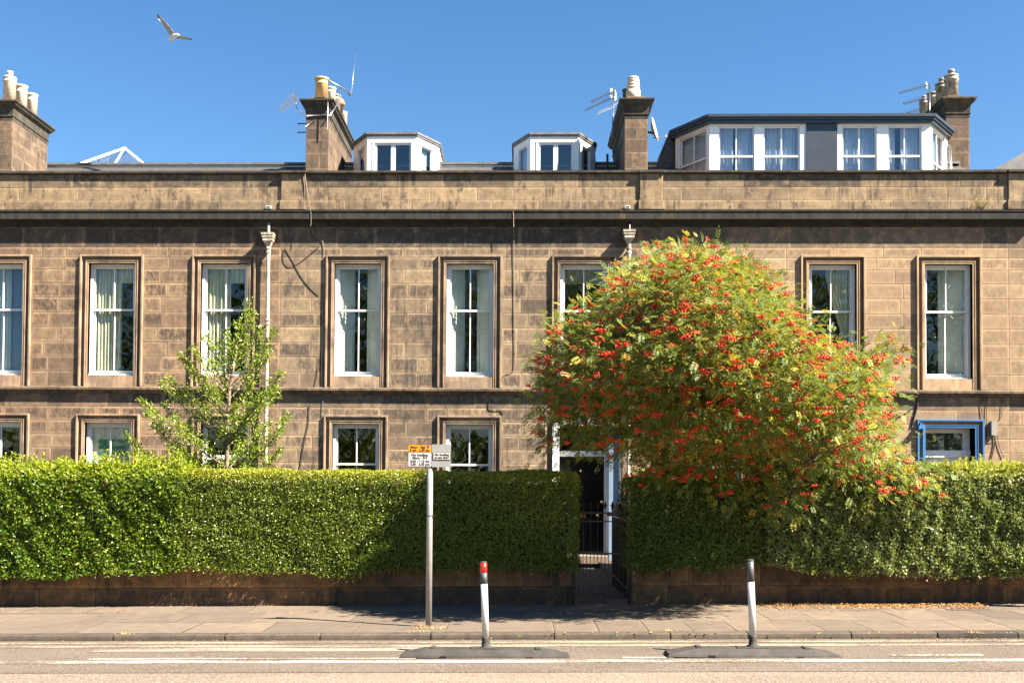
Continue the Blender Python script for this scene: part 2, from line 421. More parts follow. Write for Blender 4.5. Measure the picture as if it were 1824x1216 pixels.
def textmesh(name, body, size, loc, mat, parent, align='CENTER', sx=1.0, bold=0.0):
    cu = bpy.data.curves.new(name, 'FONT'); cu.body = body; cu.size = size; cu.align_x = align; cu.align_y = 'CENTER'
    cu.extrude = .001; cu.offset = bold; cu.space_line = .95
    t = bpy.data.objects.new(name, cu); COL.objects.link(t)
    bpy.context.view_layer.update()
    dg = bpy.context.evaluated_depsgraph_get()
    me = bpy.data.meshes.new_from_object(t.evaluated_get(dg)); bpy.data.objects.remove(t)
    for v in me.vertices:
        x, y, z = v.co; v.co = (loc[0]+x*sx, loc[1]-z, loc[2]+y)
    me.materials.clear(); me.materials.append(mat); me.name = name
    return link(name, me, parent)

rng = np.random.default_rng(7)
R = random.Random(11)
def unit(a): return a/np.maximum(np.linalg.norm(a, axis=1, keepdims=True), 1e-9)
def leaf_arrays(P, D, U, L, Wd, fold=.18):
    """folded leaf: 4 verts, 2 tris"""
    S = unit(np.cross(D, U)); L = L[:, None]; Wd = Wd[:, None]
    a = P; b = P + D*L*.45 + S*Wd*.5 + U*L*fold; c = P + D*L; d = P + D*L*.45 - S*Wd*.5 + U*L*fold
    n = len(P); V = np.stack([a, b, c, d], 1).reshape(-1, 3)
    i = np.arange(n)[:, None]*4
    Fc = np.concatenate([i+np.array([[0, 1, 2]]), i+np.array([[0, 2, 3]])], 1).reshape(-1, 3)
    return V, Fc
def rep4(a): return np.repeat(a, 4, axis=0)
def snoise(x, y, z=0, s=1.0, seed=0):
    r = np.random.default_rng(seed); out = 0
    for k in range(7):
        f = r.normal(size=3)*s*(1+k*.45); ph = r.uniform(0, 6.28); out = out + np.sin(x*f[0]+y*f[1]+z*f[2]+ph)/(1+k*.35)
    return out/3.2

# ------------------------------------------------------------------ setting: ground
def slab(name, y0, y1, off, mat, x0=-60, x1=60, th=None):
    b = MB(); n = 12
    for i in range(n):
        a = x0+(x1-x0)*i/n; c = x0+(x1-x0)*(i+1)/n
        b.add([(a,y0,off),(c,y0,off),(c,y1,off),(a,y1,off)], [(0,1,2,3)])
    o = b.build(name, mat, shear=True); tag(o, None, kind='structure'); return o
Yk = gpt(930, 1128).y; Yj = gpt(930, 1196, -.07).y; Yw = 15.2
slab('ground', -400, 400, -1.25, GRASS, -600, 600)
r1 = slab('road', -14, Yj, -.074, ASPH1)
r2 = slab('cycle_lane', Yj, Yk, -.070, ASPH2)
# pavement: individual flagstones in one sheet
b = MB()
rows = [Yk+.17, Yk+1.12, Yk+2.1, Yw+.05]
for ri in range(3):
    ya, yb = rows[ri], rows[ri+1]; x = -10.0 + ri*.3
    while x < 10:
        wd = R.uniform(.50, .60) if x > -.2 else R.choice([.95, 1.1, 1.3])
        sk = 0
        h0 = R.uniform(-.0025, .0025)
        b.block([(x,ya,h0),(x+wd-.006,ya,h0),(x+wd-.006,yb-.006,h0+R.uniform(-.003,.003)),(x,yb-.006,h0)], wd-.006, yb-ya-.006, R.random(), .22*(R.random()<.14), 0)
        x += wd
b.box(-60, 60, Yk+.17, Yw+.8, -.06, -.012, 1)
for sgn in (-1, 1): b.add([(sgn*10, Yk+.17, 0), (sgn*60, Yk+.17, 0), (sgn*60, Yw+.05, 0), (sgn*10, Yw+.05, 0)], [(0,1,2,3)], 1)
tag(b.build('pavement', [ST['F'], MORT], shear=True), None, kind='structure')
b = MB(); x = -10.5
while x < 10.5:
    wd = R.uniform(.85, 1.5); g = .006; jx = R.uniform(-.006, .006); e = .02
    y0 = Yk+jx; P = [(x+g,y0,-.09),(x+wd-g,y0,-.09),(x+wd-g,y0+.004,-.018),(x+g,y0+.004,-.018)]
    r_ = R.random(); s_ = R.uniform(0, .4)
    b.block(P, wd, .07, r_, s_)
    b.block([P[3],P[2],(P[2][0],y0+.024,0.0),(P[3][0],y0+.024,0.0)], wd, .1, r_, s_*.5)
    b.block([(x+g,y0+.024,0),(x+wd-g,y0+.024,0),(x+wd-g,Yk+.168,.001),(x+g,Yk+.168,.001)], wd, .15, r_, 0)
    b.box(x, x+g*.9, Yk+.02, Yk+.16, -.09, -.02, 1); x += wd
b.box(-10.5, 10.5, Yk+.03, Yk+.16, -.09, -.022, 1)
b.box(-60, -10.5, Yk, Yk+.168, -.09, 0, 1); b.box(10.5, 60, Yk, Yk+.168, -.09, 0, 1)
tag(b.build('kerb', [ST['K'], ASPH2], shear=True), None, kind='structure')
# markings
def strip(b, v0, v1, u0, u1, off, mi=0, wob=.006):
    ya, yb = gpt(930, v0, off).y, gpt(930, v1, off).y; xa, xb = gpt(u0, v0, off).x, gpt(u1, v0, off).x
    n = max(2, int((xb-xa)/.35)); 
    for i in range(n):
        a = xa+(xb-xa)*i/n; c = xa+(xb-xa)*(i+1)/n
        w0 = wob*math.sin(a*3.1)+wob*math.sin(a*1.3); w1 = wob*math.sin(c*3.1)+wob*math.sin(c*1.3)
        b.add([(a,ya+w0,off),(c,ya+w1,off),(c,yb+w1,off),(a,yb+w0,off)], [(0,1,2,3)], mi)
b = MB()
strip(b, 1179, 1174.2, -150, 2000, -.066, 0)
strip(b, 1172.0, 1169.8, 160, 740, -.066, 0); strip(b, 1168.5, 1165.8, 1590, 1760, -.066, 0)
strip(b, 1172.0, 1169.5, 1110, 1200, -.066, 0)
tag(b.build('lane_marking', [PWHITE], shear=True), None, kind='structure')
b = MB()
strip(b, 1150.5, 1147.2, -150, 2000, -.066, 0); strip(b, 1144.0, 1141.6, -150, 2000, -.066, 0)
strip(b, 1158, 1151.5, 165, 760, -.0665, 1)
tag(b.build('kerbside_lines', [PYEL, PFAINT], shear=True), None, kind='structure')
# garden ground and path
b = MB()
b.box(-20, .80, 15.5, 24.0, -.2, -.02); b.box(1.75, 20, 15.5, 24.0, -.2, -.02)
tag(b.build('garden_ground', SOIL, shear=True), None, kind='structure')
b = MB()
for k in range(8):
    y0 = 15.3+k*1.08; z = -.01-k*.022
    b.box(.82, 1.27, y0, y0+1.07, z-.1, z); b.box(1.28, 1.73, y0, y0+1.07, z-.1, z-.003)
tag(b.build('garden_path', PATHM, shear=True), None, kind='structure')

# ------------------------------------------------------------------ terraced houses
YF = 24.0
V1 = [404,441,459,480.5,505,531,558,584,611,637,664,691]
V2 = [697,727,752,777,801,826,850,875,899,924,948,972,998]
ZC = [Z(v) for v in V1]; ZL = [Z(v) for v in V2]; ZL[-1] = -.3
ZP = [Z(v) for v in (309, 334, 357.5)]; ZPB = Z(374)
T = .19
def ashlar(b, x0, x1, zs, holes, yf, avg=.95, mi=0, soot_shade=lambda x, z: 0, rv=0.0):
    """courses between zs (descending); holes (xa,xb,za,zb); blocks are boxes 30 mm proud of the backing"""
    for i in range(len(zs)-1):
        zt, zb = zs[i], zs[i+1]; zm = (zt+zb)/2
        segs = [(x0, x1)]
        for (xa, xb, za, zb_) in holes:
            if za < zm < zb_:
                ns_ = []
                for a, c in segs:
                    if xb <= a or xa >= c: ns_.append((a, c)); continue
                    if xa > a: ns_.append((a, xa))
                    if xb < c: ns_.append((xb, c))
                segs = ns_
        for a, c in segs:
            if c-a < .02: continue
            x = a; first = True
            while x < c-.01:
                wd = avg*R.uniform(.55, 1.4)
                if first: wd *= R.uniform(.4, 1); first = False
                if c-(x+wd) < .22: wd = c-x
                g = .002; dy = R.uniform(-.002, .002)
                xa, xb, za, zt_ = x+g, x+wd-g, zb+g, zt-g; y = yf+dy
                s_ = soot_shade((xa+xb)/2, zm); r_ = R.random()
                b.block([(xa,y,za),(xb,y,za),(xb,y,zt_),(xa,y,zt_)], xb-xa, zt_-za, r_, s_, mi)
                q = [(xa,y,za),(xb,y,za),(xb,y,zt_),(xa,y,zt_)]; k = [(p[0], yf+.03, p[2]) for p in q]
                for j in range(4):
                    j2 = (j+1) % 4; b.add([q[j2], q[j], k[j], k[j2]], [(0,1,2,3)], 2)
                x += wd
def backing(b, x0, x1, z0, z1, holes, y0, y1, mi):
    xs = sorted({x0, x1} | {h[0] for h in holes} | {h[1] for h in holes}); xs = [x for x in xs if x0 <= x <= x1]
    for i in range(len(xs)-1):
        a, c = xs[i], xs[i+1]; m_ = (a+c)/2
        cut = sorted([(h[2], h[3]) for h in holes if h[0] < m_ < h[1]])
        z = z0
        for ca, cb in cut:
            if ca > z: b.box(a, c, y0, y1, z, ca, mi)
            z = max(z, cb)
        if z < z1: b.box(a, c, y0, y1, z, z1, mi)
def surround(xl, xr, zb, zt, mat, parent, yf=YF, depth=.13, scale=1.0, name='window_surround'):
    """moulded architrave; xl..xr, zt = opening edges"""
    sec = [(0,-depth),(0,.022),(.045,.022),(.048,.034),(.062,.034),(.066,-.004),(.074,-.022),(.135,-.022),(.148,.000),(.150,.058),(.185,.060),(T,.053),(T,-.02)]
    st = []
    for t, p in sec:
        t *= scale
        st.append([(xl-t, yf-p, zb), (xl-t, yf-p, zt+t), (xr+t, yf-p, zt+t), (xr+t, yf-p, zb)])
    b = MB(); n = len(sec); b.v = [q for s_ in st for q in s_]
    for i in range(n-1):
        for k in range(3):
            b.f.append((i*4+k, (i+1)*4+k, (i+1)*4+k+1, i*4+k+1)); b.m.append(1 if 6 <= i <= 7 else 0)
    for k in (0, 3):
        b.f.append(tuple(i*4+k for i in range(n))); b.m.append(0)
    return b.build(name, [mat, CHAN_SHADE if mat != BLUEP else BLUEP], parent)
def pleat(xa, xb, z0, z1, y, amp=.03, per=.09, top=None, tie=None, drift=0):
    """pleated cloth sheet; tie=(z, frac, side) gathers the cloth"""
    b = MB(); nx = max(8, int((xb-xa)/per*7)); nz = 10 if tie else 4
    rr = R.random()*6
    for j in range(nz+1):
        f = j/nz; z = z0+(z1-z0)*f
        for i in range(nx+1):
            t = i/nx; x = xa+(xb-xa)*t
            if tie:
                g = math.exp(-((z-tie[0])/.9)**2) if z > tie[0] else 1.0
                xs_ = xb if tie[2] > 0 else xa
                x = xs_+(x-xs_)*(1-(1-tie[1])*g)
            yy = y+amp*math.sin(x/per*6.28+rr+math.sin(x*9)*.7)+amp*.4*math.sin(x*31+z)
            b.v.append((x, yy, z))
    for j in range(nz):
        for i in range(nx):
            a = j*(nx+1)+i; b.f.append((a, a+1, a+nx+2, a+nx+1)); b.m.append(0)
    return b
def sash(xl, xr, z0, z1, zm, yf, parent, depth=.13, mat=None, bars=1):
    """sash window: box frame, upper and lower sash with one glazing bar"""
    mat = mat or WHITE; b = MB(); yo = yf+depth
    fr = .062; st = .045
    b.box(xl, xl+fr, yo-.01, yo+.13, z0, z1); b.box(xr-fr, xr, yo-.01, yo+.13, z0, z1)
    b.box(xl+fr, xr-fr, yo-.01, yo+.13, z1-.05, z1); b.box(xl-.0, xr+.0, yo-.055, yo+.13, z0-.05, z0)
    a, c = xl+fr, xr-fr; xm = (a+c)/2
    for (za, zb_, y0, bot, topr) in ((zm-.02, z1-.05, yo+.02, .045, .055), (z0, zm+.02, yo+.068, .085, .04)):
        y1 = y0+.042
        b.box(a, a+st, y0, y1, za, zb_); b.box(c-st, c, y0, y1, za, zb_)
        b.box(a+st, c-st, y0-.001, y1, za, za+bot); b.box(a+st, c-st, y0, y1, zb_-topr, zb_)
        for k in range(bars):
            q = a+(c-a)*(k+1)/(bars+1); b.box(q-.013, q+.013, y0+.002, y1-.002, za+bot, zb_-topr)
    o = b.build('window', mat, parent)
    g = MB()
    g.box(a+st-.01, c-st+.01, yo+.038, yo+.042, zm, z1-.09); g.box(a+st-.01, c-st+.01, yo+.086, yo+.090, z0+.07, zm+.0)
    g.build('pane', GLASS, o)
    return o
def shutter(win, x, y, z0, z1, wd, ang, side):
    """panelled shutter leaf hinged at (x,y)"""
    b = MB(); dx = math.cos(ang)*side; dy = math.sin(ang); d = Vector((dx, dy, 0)); n_ = Vector((dy*side, -dx*side, 0))
    c = Vector((x, y, 0))+d*wd/2
    b.obox(c+Vector((0,0,(z0+z1)/2)), d*wd/2, n_*.013, Vector((0,0,(z1-z0)/2)))
    hh = z1-z0
    for a, e in ((.04, .40), (.44, .52), (.56, .96)):
        za, zb_ = z0+hh*a, z0+hh*e; zc = (za+zb_)/2
        for s1 in (-1, 1):
            b.obox(c+d*s1*wd*.33+n_*.018+Vector((0,0,zc)), d*.012, n_*.008, Vector((0,0,(zb_-za)/2)))
        for zz in (za, zb_): b.obox(c+n_*.018+Vector((0,0,zz)), d*wd*.33, n_*.008, Vector((0,0,.012)))
    b.obox(c+d*wd*.40+n_*.03+Vector((0,0,z0+hh*.36)), d*.012, n_*.018, Vector((0,0,.012)))
    return b.build('shutter', SHUT, win)

def window_unit(house, key, uL, floor, style):
    wpx = 113.5*(1+ (uL-600)/60000)
    xl = X(uL, YF, 570 if floor == 1 else 780)+T; xr = X(uL+wpx, YF, 570 if floor == 1 else 780)-T
    if floor == 1: zt, zb, zm, zs = Z(469.5), Z(668), Z(552), Z(691)
    else: zt, zb, zm, zs = Z(755.5), Z(905), Z(828), Z(930)
    hole = (xl, xr, zs, zt)
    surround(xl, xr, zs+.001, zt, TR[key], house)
    b = MB(); b.box(xl+.002, xr-.002, YF-.012, YF+.30, zs+.001, zb-.05)
    b.box(xl+.002, xr-.002, YF+.03, YF+.30, zb-.05, zb-.03)
    b.build('sill', TR[key], house)
    wn = sash(xl, xr, zb, zt, zm, YF, house)
    yi = YF+.235; mid = (xl+xr)/2
    if style in ('curtain', 'curtain2'):
        f = .62 if style == 'curtain' else .58
        pleat(xl+.02, xl+(xr-xl)*f, zb, zt, yi+.04, .022, .085).build('curtain', NETC, wn, True)
        pleat(xl+(xr-xl)*.93, xr+.05, zb, zt, yi+.06, .02, .07).build('curtain', NETC, wn, True)
        p = pleat(xl+(xr-xl)*.55, xr, zt-.42, zt, yi+.02, .02, .10)
        p.build('swag', NETC, wn, True)
    elif style == 'blue':
        pleat(xl, xl+(xr-xl)*.62, zb, zt, yi+.05, .02, .1).build('curtain', BLUC, wn, True)
        q = MB(); q.box(xl+(xr-xl)*.60, xr+.1, yi+.10, yi+.11, zb, zt); q.build('blind', BLUN, wn)
    elif style == 'shutters':
        shutter(wn, xl+.05, yi, zb, zt, .46, math.radians(42), 1); shutter(wn, xr-.05, yi, zb, zt, .46, math.radians(42), -1)
    elif style == 'blind':
        q = MB(); q.box(xl, xr, yi+.01, yi+.03, zt-.42, zt); q.build('blind', WALLIN, wn)
    elif style == 'tied':
        pleat(xl+(xr-xl)*.42, xr+.03, zb, zt, yi+.06, .03, .07, tie=(zb+.75, .38, 1)).build('curtain', NETC, wn, True)
        shutter(wn, xr-.02, yi+.15, zb, zt, .35, math.radians(65), -1)
    elif style == 'shutter_right':
        shutter(wn, xr-.03, yi, zb, zt, .62, math.radians(33), -1)
    elif style == 'dental':
        q = MB(); q.box(xl+.06, xr+.05, yi+.02, yi+.03, zb-.1, zt+.02); q.build('blind', BLIND, wn)
        xa, xb = X(178, YF+.30, 790), X(262, YF+.30, 790); za, zb2 = Z(783, YF+.30, 200), Z(809.5, YF+.30, 200)
        q = MB(); q.box(xa, xb, yi, yi+.008, zb2, za); sg = q.build('window_sign', GRNS, wn)
        textmesh('lettering', 'BELL', .125, ((xa+xb)/2-.03, yi-.003, za-.10), WHS, wn, bold=.002, sx=1.1)
        textmesh('lettering', 'DENTAL PRACTICE', .105, (xa+.03, yi-.003, zb2+.095), WHS, wn, 'LEFT', sx=.98, bold=.002)
        textmesh('lettering', '0131 22', .115, (xa+.05, yi-.003, zb2-.13), BLKS, wn, 'LEFT', sx=1.25, bold=.002)
    elif style == 'office':
        q = MB(); q.box(xl, xr, yi+.01, yi+.03, zt-.12, zt); q.build('blind', BLIND, wn)
        q = MB(); q.prism([(xl+.35, yi+.5, zb), (xr-.1, yi+.5, zb), (xr+.1, yi+.5, zt), (xl+.65, yi+.5, zt)], (0, .02, 0)); q.build('screen', ROOMW, wn)
        q = MB(); q.box(xr-.28, xr-.22, yi+.35, yi+.41, zt-.42, zt-.18); q.build('warning_tape', YELS, wn)
    return hole

def cornice(b, x0, x1, y, mi=0):
    f = lambda v, p: Z(v, y-p)
    b.extx([(y+.3, Z(374)-.002), (y+.3, Z(404)), (y, Z(404)), (y-.03, Z(403.6, y-.03)), (y-.05, Z(398, y-.05)), (y-0.129, Z(394, y-0.129)), (y-0.151, Z(390.5, y-0.151)),
            (y-0.213, Z(390, y-0.213)), (y-0.213, Z(377, y-0.213)), (y-0.230, Z(376.5, y-0.230)), (y-0.230, Z(374.2, y-0.230))][::-1], x0, x1, mi)
def stringc(b, x0, x1, y, mi=0):
    b.extx([(y+.02, Z(690.5)), (y-.012, Z(690.8)), (y-0.112, Z(692.5, y-.10)), (y-0.121, Z(693, y-0.121)), (y-0.121, Z(696.5, y-0.121)), (y-0.095, Z(697, y-0.095)), (y-.05, Z(700.5, y-.05)),
            (y-.035, Z(703.5, y-.035)), (y+.02, Z(703.5))][::-1], x0, x1, mi)

def house(key, x0, x1, wins, doors, label, interior=True, cor_x1=None, pil=None):
    h = thing('terraced_house', label, 'house', (x0, YF, 0), 'terraced stone houses in the row')
    holes = []
    for a in wins: holes.append(window_unit(h, key, *a))
    for d in doors: holes.append(d)
    b = MB()
    bh = [q for q in holes]
    big = [(q[0]-T+.004, q[1]+T-.004, q[2], q[3]+T-.004) for q in holes]
    def soot_shade(x, z):
        if z > ZC[1]: return R.uniform(.62, .95)  # sooty frieze, darkened further to paint the cornice shadow
        if z > ZC[2] : return R.uniform(0, .15)
        if ZL[1] < z < ZL[0]+.1: return R.uniform(.2, .8)  # band below the string course, darkened to paint its shadow
        return .35*(R.random() < (.16 if key == 'B' else .08))
    ashlar(b, x0, x1, ZC, big, YF, {'A': .80, 'B': 1.05, 'C': .95}[key], 0, soot_shade)
    ashlar(b, x0, x1, ZL, big, YF, .85, 0, soot_shade)
    backing(b, x0, x1, -.9, Z(374)-.01, bh, YF+.012, YF+.30, 1)
    b.build('wall', [ST[key], MORT, TR[key]], h)
    # parapet
    b = MB()
    sp = lambda x, z: R.choice([.15, .3, .6, .85, .95]) if z > ZP[1] else R.uniform(0, .25)
    pil = pil or []
    px = [(a-.001, c+.001, 0, 99) for a, c in pil]
    ashlar(b, x0, x1, [ZP[0]+.02, ZP[1], ZP[2]], px, YF, 1.1, 0, sp)
    ashlar(b, x0, x1, [ZP[2], ZPB], px, YF-.022, 1.3, 0, lambda x, z: R.uniform(0, .45))
    b.box(x0, x1, YF+.01, YF+.30, ZPB-.02, ZP[0]+.03, 1)
    b.box(x0, x1, YF-.019, YF+.01, ZPB, ZP[2], 1)
    for a, c in pil:
        ashlar(b, a, c, [ZP[0]+.02, ZP[2]], [], YF-.048, 9, 0, lambda x, z: .12)
        ashlar(b, a-.03, c+.03, [ZP[2], ZPB], [], YF-.066, 9, 0, lambda x, z: .3)
        b.box(a, c, YF-.046, YF+.02, ZP[2], ZP[0]+.02, 1); b.box(a-.03, c+.03, YF-.063, YF+.02, ZPB, ZP[2], 1)
    b.build('parapet', [ST['P'], MORT, TR[key]], h)
    b = MB()
    def cap(xa, xb, y, up=0):
        b.extx([(y+.36, Z(303)+up), (y-.075, Z(303.4, y-.075)+up), (y-.075, Z(307, y-.075)+up), (y-.055, Z(307.3, y-.055)+up), (y-.045, Z(309.5, y-.045)+up), (y+.0, Z(311)), (y+.36, Z(311))], xa, xb)
    cap(x0, x1, YF)
    for a, c in pil: cap(a-.035, c+.035, YF-.048, .008)
    b.build('coping', CAPM, h)
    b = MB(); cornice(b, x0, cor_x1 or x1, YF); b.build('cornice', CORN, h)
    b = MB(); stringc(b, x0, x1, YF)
    x = x0+.7
    while x < x1-.3:
        b.prism([(x-.04, YF-.002, Z(703.7)), (x+.04, YF-.002, Z(703.7)), (x+.006, YF-.002, Z(710)), (x-.006, YF-.002, Z(710))], (0, -.02, 0)); x += R.uniform(1.0, 1.5)
    b.build('string_course', STRG, h)
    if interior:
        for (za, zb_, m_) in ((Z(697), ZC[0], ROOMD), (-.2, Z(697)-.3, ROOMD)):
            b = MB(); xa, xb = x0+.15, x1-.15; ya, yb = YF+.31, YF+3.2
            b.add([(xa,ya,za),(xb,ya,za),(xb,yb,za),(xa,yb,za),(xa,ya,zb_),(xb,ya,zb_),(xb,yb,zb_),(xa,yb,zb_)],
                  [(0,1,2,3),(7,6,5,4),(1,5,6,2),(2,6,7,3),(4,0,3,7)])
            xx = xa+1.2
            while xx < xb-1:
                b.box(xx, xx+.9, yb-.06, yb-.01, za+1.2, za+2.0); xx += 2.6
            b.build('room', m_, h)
    # roof
    b = MB()
    b.extx([(YF+.3, 8.45), (28.4, Z(291, 28.4)-.08), (31.0, Z(291, 28.4)-.08), (33.5, 8.45)], x0, x1, 0)
    b.box(x0, x1, 28.3, 28.7, Z(299, 28.3)-.2, Z(292.5, 28.3), 2)
    b.box(x0, x1, 28.22, 28.7, Z(292.4, 28.22), Z(288.5, 28.22), 1)
    rf = b.build('roof', [SLATE, LEAD, WHITE2], h)
    # side/back walls so the house is closed
    b = MB(); b.box(x0+.01, x1-.01, 33.3, 33.6, -.9, 8.4); b.box(x0, x0+.14, YF+.31, 33.3, -.9, 8.4)
    b.box(x1-.14, x1, YF+.31, 33.3, -.9, 8.4)
    b.build('rear_wall', TR[key], h)
    return h, rf

xAB, xBC, xCD = X(499), X(1139), X(1797)
PW = X(540)-X(499)
xA0 = X(-141)
# door openings
dA = (X(342, YF, 800)+T, X(457, YF, 800)-T, -.08, Z(755.5))
dB = (X(990, YF, 860)-.02, X(1092, YF, 860)+.02, -.08, Z(757))
dC = (X(1633, YF, 790)+T, X(1752, YF, 790)-T, -.08, Z(757.5))
HA, RA = house('A', xA0, xAB, [('A' and -57, 1, 'blue'), (142, 1, 'curtain'), (342, 1, 'curtain2'), (-60, 0, 'office'), (136, 0, 'dental')],
     [dA], 'brown stone house at left with a green dental sign in its ground-floor window', pil=[])
HB, RB = house('B', xAB, xBC, [(580, 1, 'shutters'), (780, 1, 'shutters'), (983, 1, 'blind'), (577, 0, 'none'), (779, 0, 'none')],
     [dB], 'sooty stone house in the middle with two small white dormers and black door', pil=[(X(499), X(540))])
HC, RC = house('C', xBC, xCD, [(1221, 1, 'none'), (1426, 1, 'tied'), (1632, 1, 'shutter_right'), (1221, 0, 'none'), (1426, 0, 'none')],
     [dC], 'clean stone house at right with a wide white dormer and blue door surround', pil=[(X(1139), X(1180))])
HD, RD = house('C', xCD, X(1850), [], [], 'edge of the next terraced stone house at the far right, past the chimney', interior=False, pil=[(xCD, X(1850)-.01)])
b = MB(); b.box(X(1850), X(1850)+3, YF+.45, YF+9, -.9, 8.6); b.build('side_wall', TR['C'], HD)
b = MB()
q = [pt(1772, 301, 28.5), pt(1830, 268, 28.5), pt(1900, 268, 28.5), pt(1900, 303, 28.5)]
b.prism(q, (0, 3, 0)); b.build('gable_roof', LEAD, HD)

# ---- doors
def panel_leaf(b, xa, xb, y, z0, z1, mi=0):
    b.box(xa, xb, y, y+.05, z0, z1, mi)
    wd = xb-xa; hh = z1-z0
    for a, e in ((.05, .33), (.39, .60), (.66, .95)):
        x0_, x1_, za, zb_ = xa+wd*.2, xb-wd*.2, z0+hh*a, z0+hh*e
        for q in ((x0_, x0_+.025, za, zb_), (x1_-.025, x1_, za, zb_), (x0_+.025, x1_-.025, za, za+.025), (x0_+.025, x1_-.025, zb_-.025, zb_)):
            b.box(q[0], q[1], y-.018, y, q[2], q[3], mi)
yd = YF+.34
ztop = Z(812, yd); zsill = Z(989, yd)
xa, xb = X(996, yd, 880), X(1076, yd, 880); xm = X(1035, yd, 880)
fr = MB()
fr.box(dB[0]-.06, X(996, YF, 850), YF-.05, yd+.1, zsill-.12, Z(757)+.12)          # left pilaster
fr.box(X(996, YF, 850), xb+.10, yd-.06, yd+.06, ztop, ztop+.13)                      # transom
fr.box(xb, xb+.09, yd-.10, yd+.1, zsill, Z(757)); fr.box(xb+.09, xb+.13, yd-.14, yd+.1, zsill, Z(757))
fr.box(X(996, YF, 850), dB[1]+.06, YF-.05, yd+.1, Z(757), Z(757)+.13)
fr.build('door_frame', WHITE, HB)
b = MB(); b.box(dB[1]-.115, dB[1]+.10, YF-.04, YF+.3, -.3, Z(757)); b.build('door_jamb', BLUEG, HB)
b = MB(); b.box(dB[1]+.102, dB[1]+.14, YF-.055, YF+.02, -.3, Z(757)+.1); b.build('door_trim', WHITE, HB)
b = MB(); panel_leaf(b, xa, xm-.004, yd, zsill, ztop); panel_leaf(b, xm+.004, xb, yd, zsill, ztop)
dr = b.build('door', DOORM, HB)
b = MB(); p = pt(1038, 919, yd-.03); b.box(p.x-.075, p.x+.075, yd-.035, yd-.001, p.z-.045, p.z+.045); b.box(p.x-.05, p.x+.05, yd-.042, yd-.035, p.z-.018, p.z+.018)
b.build('letterbox', BRASS, dr)
b = MB()
for uu, vv, rr in ((1065, 917, .035), (1035, 838, .03), (1072, 893, .03)):
    p = pt(uu, vv, yd-.05); b.lathe([(rr*.5, -rr), (rr, -rr*.4), (rr, rr*.4), (rr*.5, rr)], (p.x, yd-.045, p.z), 10)
b.build('door_knob', BRASS, dr, True)
b = MB(); b.box(xa, xb, yd, yd+.02, ztop+.13, Z(757)); b.build('fanlight', GLASS, HB)
b = MB(); s0 = pt(1020, 990, 23.6); s1 = pt(1020, 1003, 23.6)
b.box(X(985, 23.6, 1000), X(1084, 23.6, 1000), 23.6, yd+.1, s1.z, s0.z, 0); b.box(X(985, 23.6, 1000)+.03, X(1084, 23.6, 1000)-.03, 23.66, YF, s1.z-.30, s1.z, 1)
b.box(.70, 1.95, 22.6, 23.6, -.42, Z(1016, 22.6)-.0, 1)
b.build('doorstep', [STEPM, PATHM], HB)
# blue door of house C
xl, xr = dC[0], dC[1]; zt = dC[3]
surround(xl, xr, -.1, zt, BLUEP, HC, name='door_surround', depth=.30)
yd2 = YF+.30
b = MB(); fz0 = Z(802, yd2, 1690)
b.box(xl, xr, yd2-.02, yd2+.08, zt-.10, zt); b.box(xr-.16, xr, yd2-.02, yd2+.08, fz0, zt-.10); b.box(xl, xr, yd2-.06, yd2+.08, fz0-.16, fz0)
b.box(xl, xl+.05, yd2-.02, yd2+.08, fz0, zt-.10)
b.build('door_frame', WHITE, HC)
b = MB(); b.box(xl+.05, xr-.16, yd2+.02, yd2+.03, fz0, zt-.10); fl = b.build('fanlight', GLASS, HC)
b = MB(); b.box(xl+.05, xr-.16, yd2+.08, yd2+.09, fz0, zt-.10); b.build('fanlight_backing', simple('dark_green', (.012, .022, .012), .5), HC)
p = pt(1665, 781, yd2); textmesh('lettering', '5', .17, (p.x, yd2+.012, p.z), BRASS, fl, bold=.004)
p = pt(1664, 793.5, yd2); textmesh('lettering', '3', .07, (p.x, yd2+.012, p.z), WHS, fl)
p = pt(1678, 792, yd2); textmesh('lettering', '7', .07, (p.x, yd2+.012, p.z), WHS, fl)
b = MB(); panel_leaf(b, xl, (xl+xr)/2, yd2, -.05, fz0-.16); panel_leaf(b, (xl+xr)/2, xr, yd2, -.05, fz0-.16); b.build('door', WHITE, HC)
b = MB(); b.box(xl-.2, xr+.2, 23.4, 24.3, -.45, -.06); b.build('doorstep', STEPM, HC)
# door of house A
xl, xr, zt = dA[0], dA[1], dA[3]
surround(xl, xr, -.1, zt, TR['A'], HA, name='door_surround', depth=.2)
b = MB(); b.box(xl, xl+.1, YF+.18, YF+.26, -.05, zt); b.box(xr-.1, xr, YF+.18, YF+.26, -.05, zt); b.box(xl+.1, xr-.1, YF+.18, YF+.26, zt-.1, zt); b.box(xl+.1, xr-.1, YF+.18, YF+.26, 2.25, 2.35)
b.build('door_frame', WHITE, HA)
b = MB(); panel_leaf(b, xl+.1, xr-.1, YF+.22, -.05, 2.25); b.build('door', DOORM, HA)
b = MB(); b.box(xl+.1, xr-.1, YF+.23, YF+.236, 2.35, zt-.1); b.build('fanlight', GLASS, HA)
b = MB(); b.box(xl-.2, xr+.2, 23.4, 24.18, -.45, -.06); b.build('doorstep', STEPM, HA)

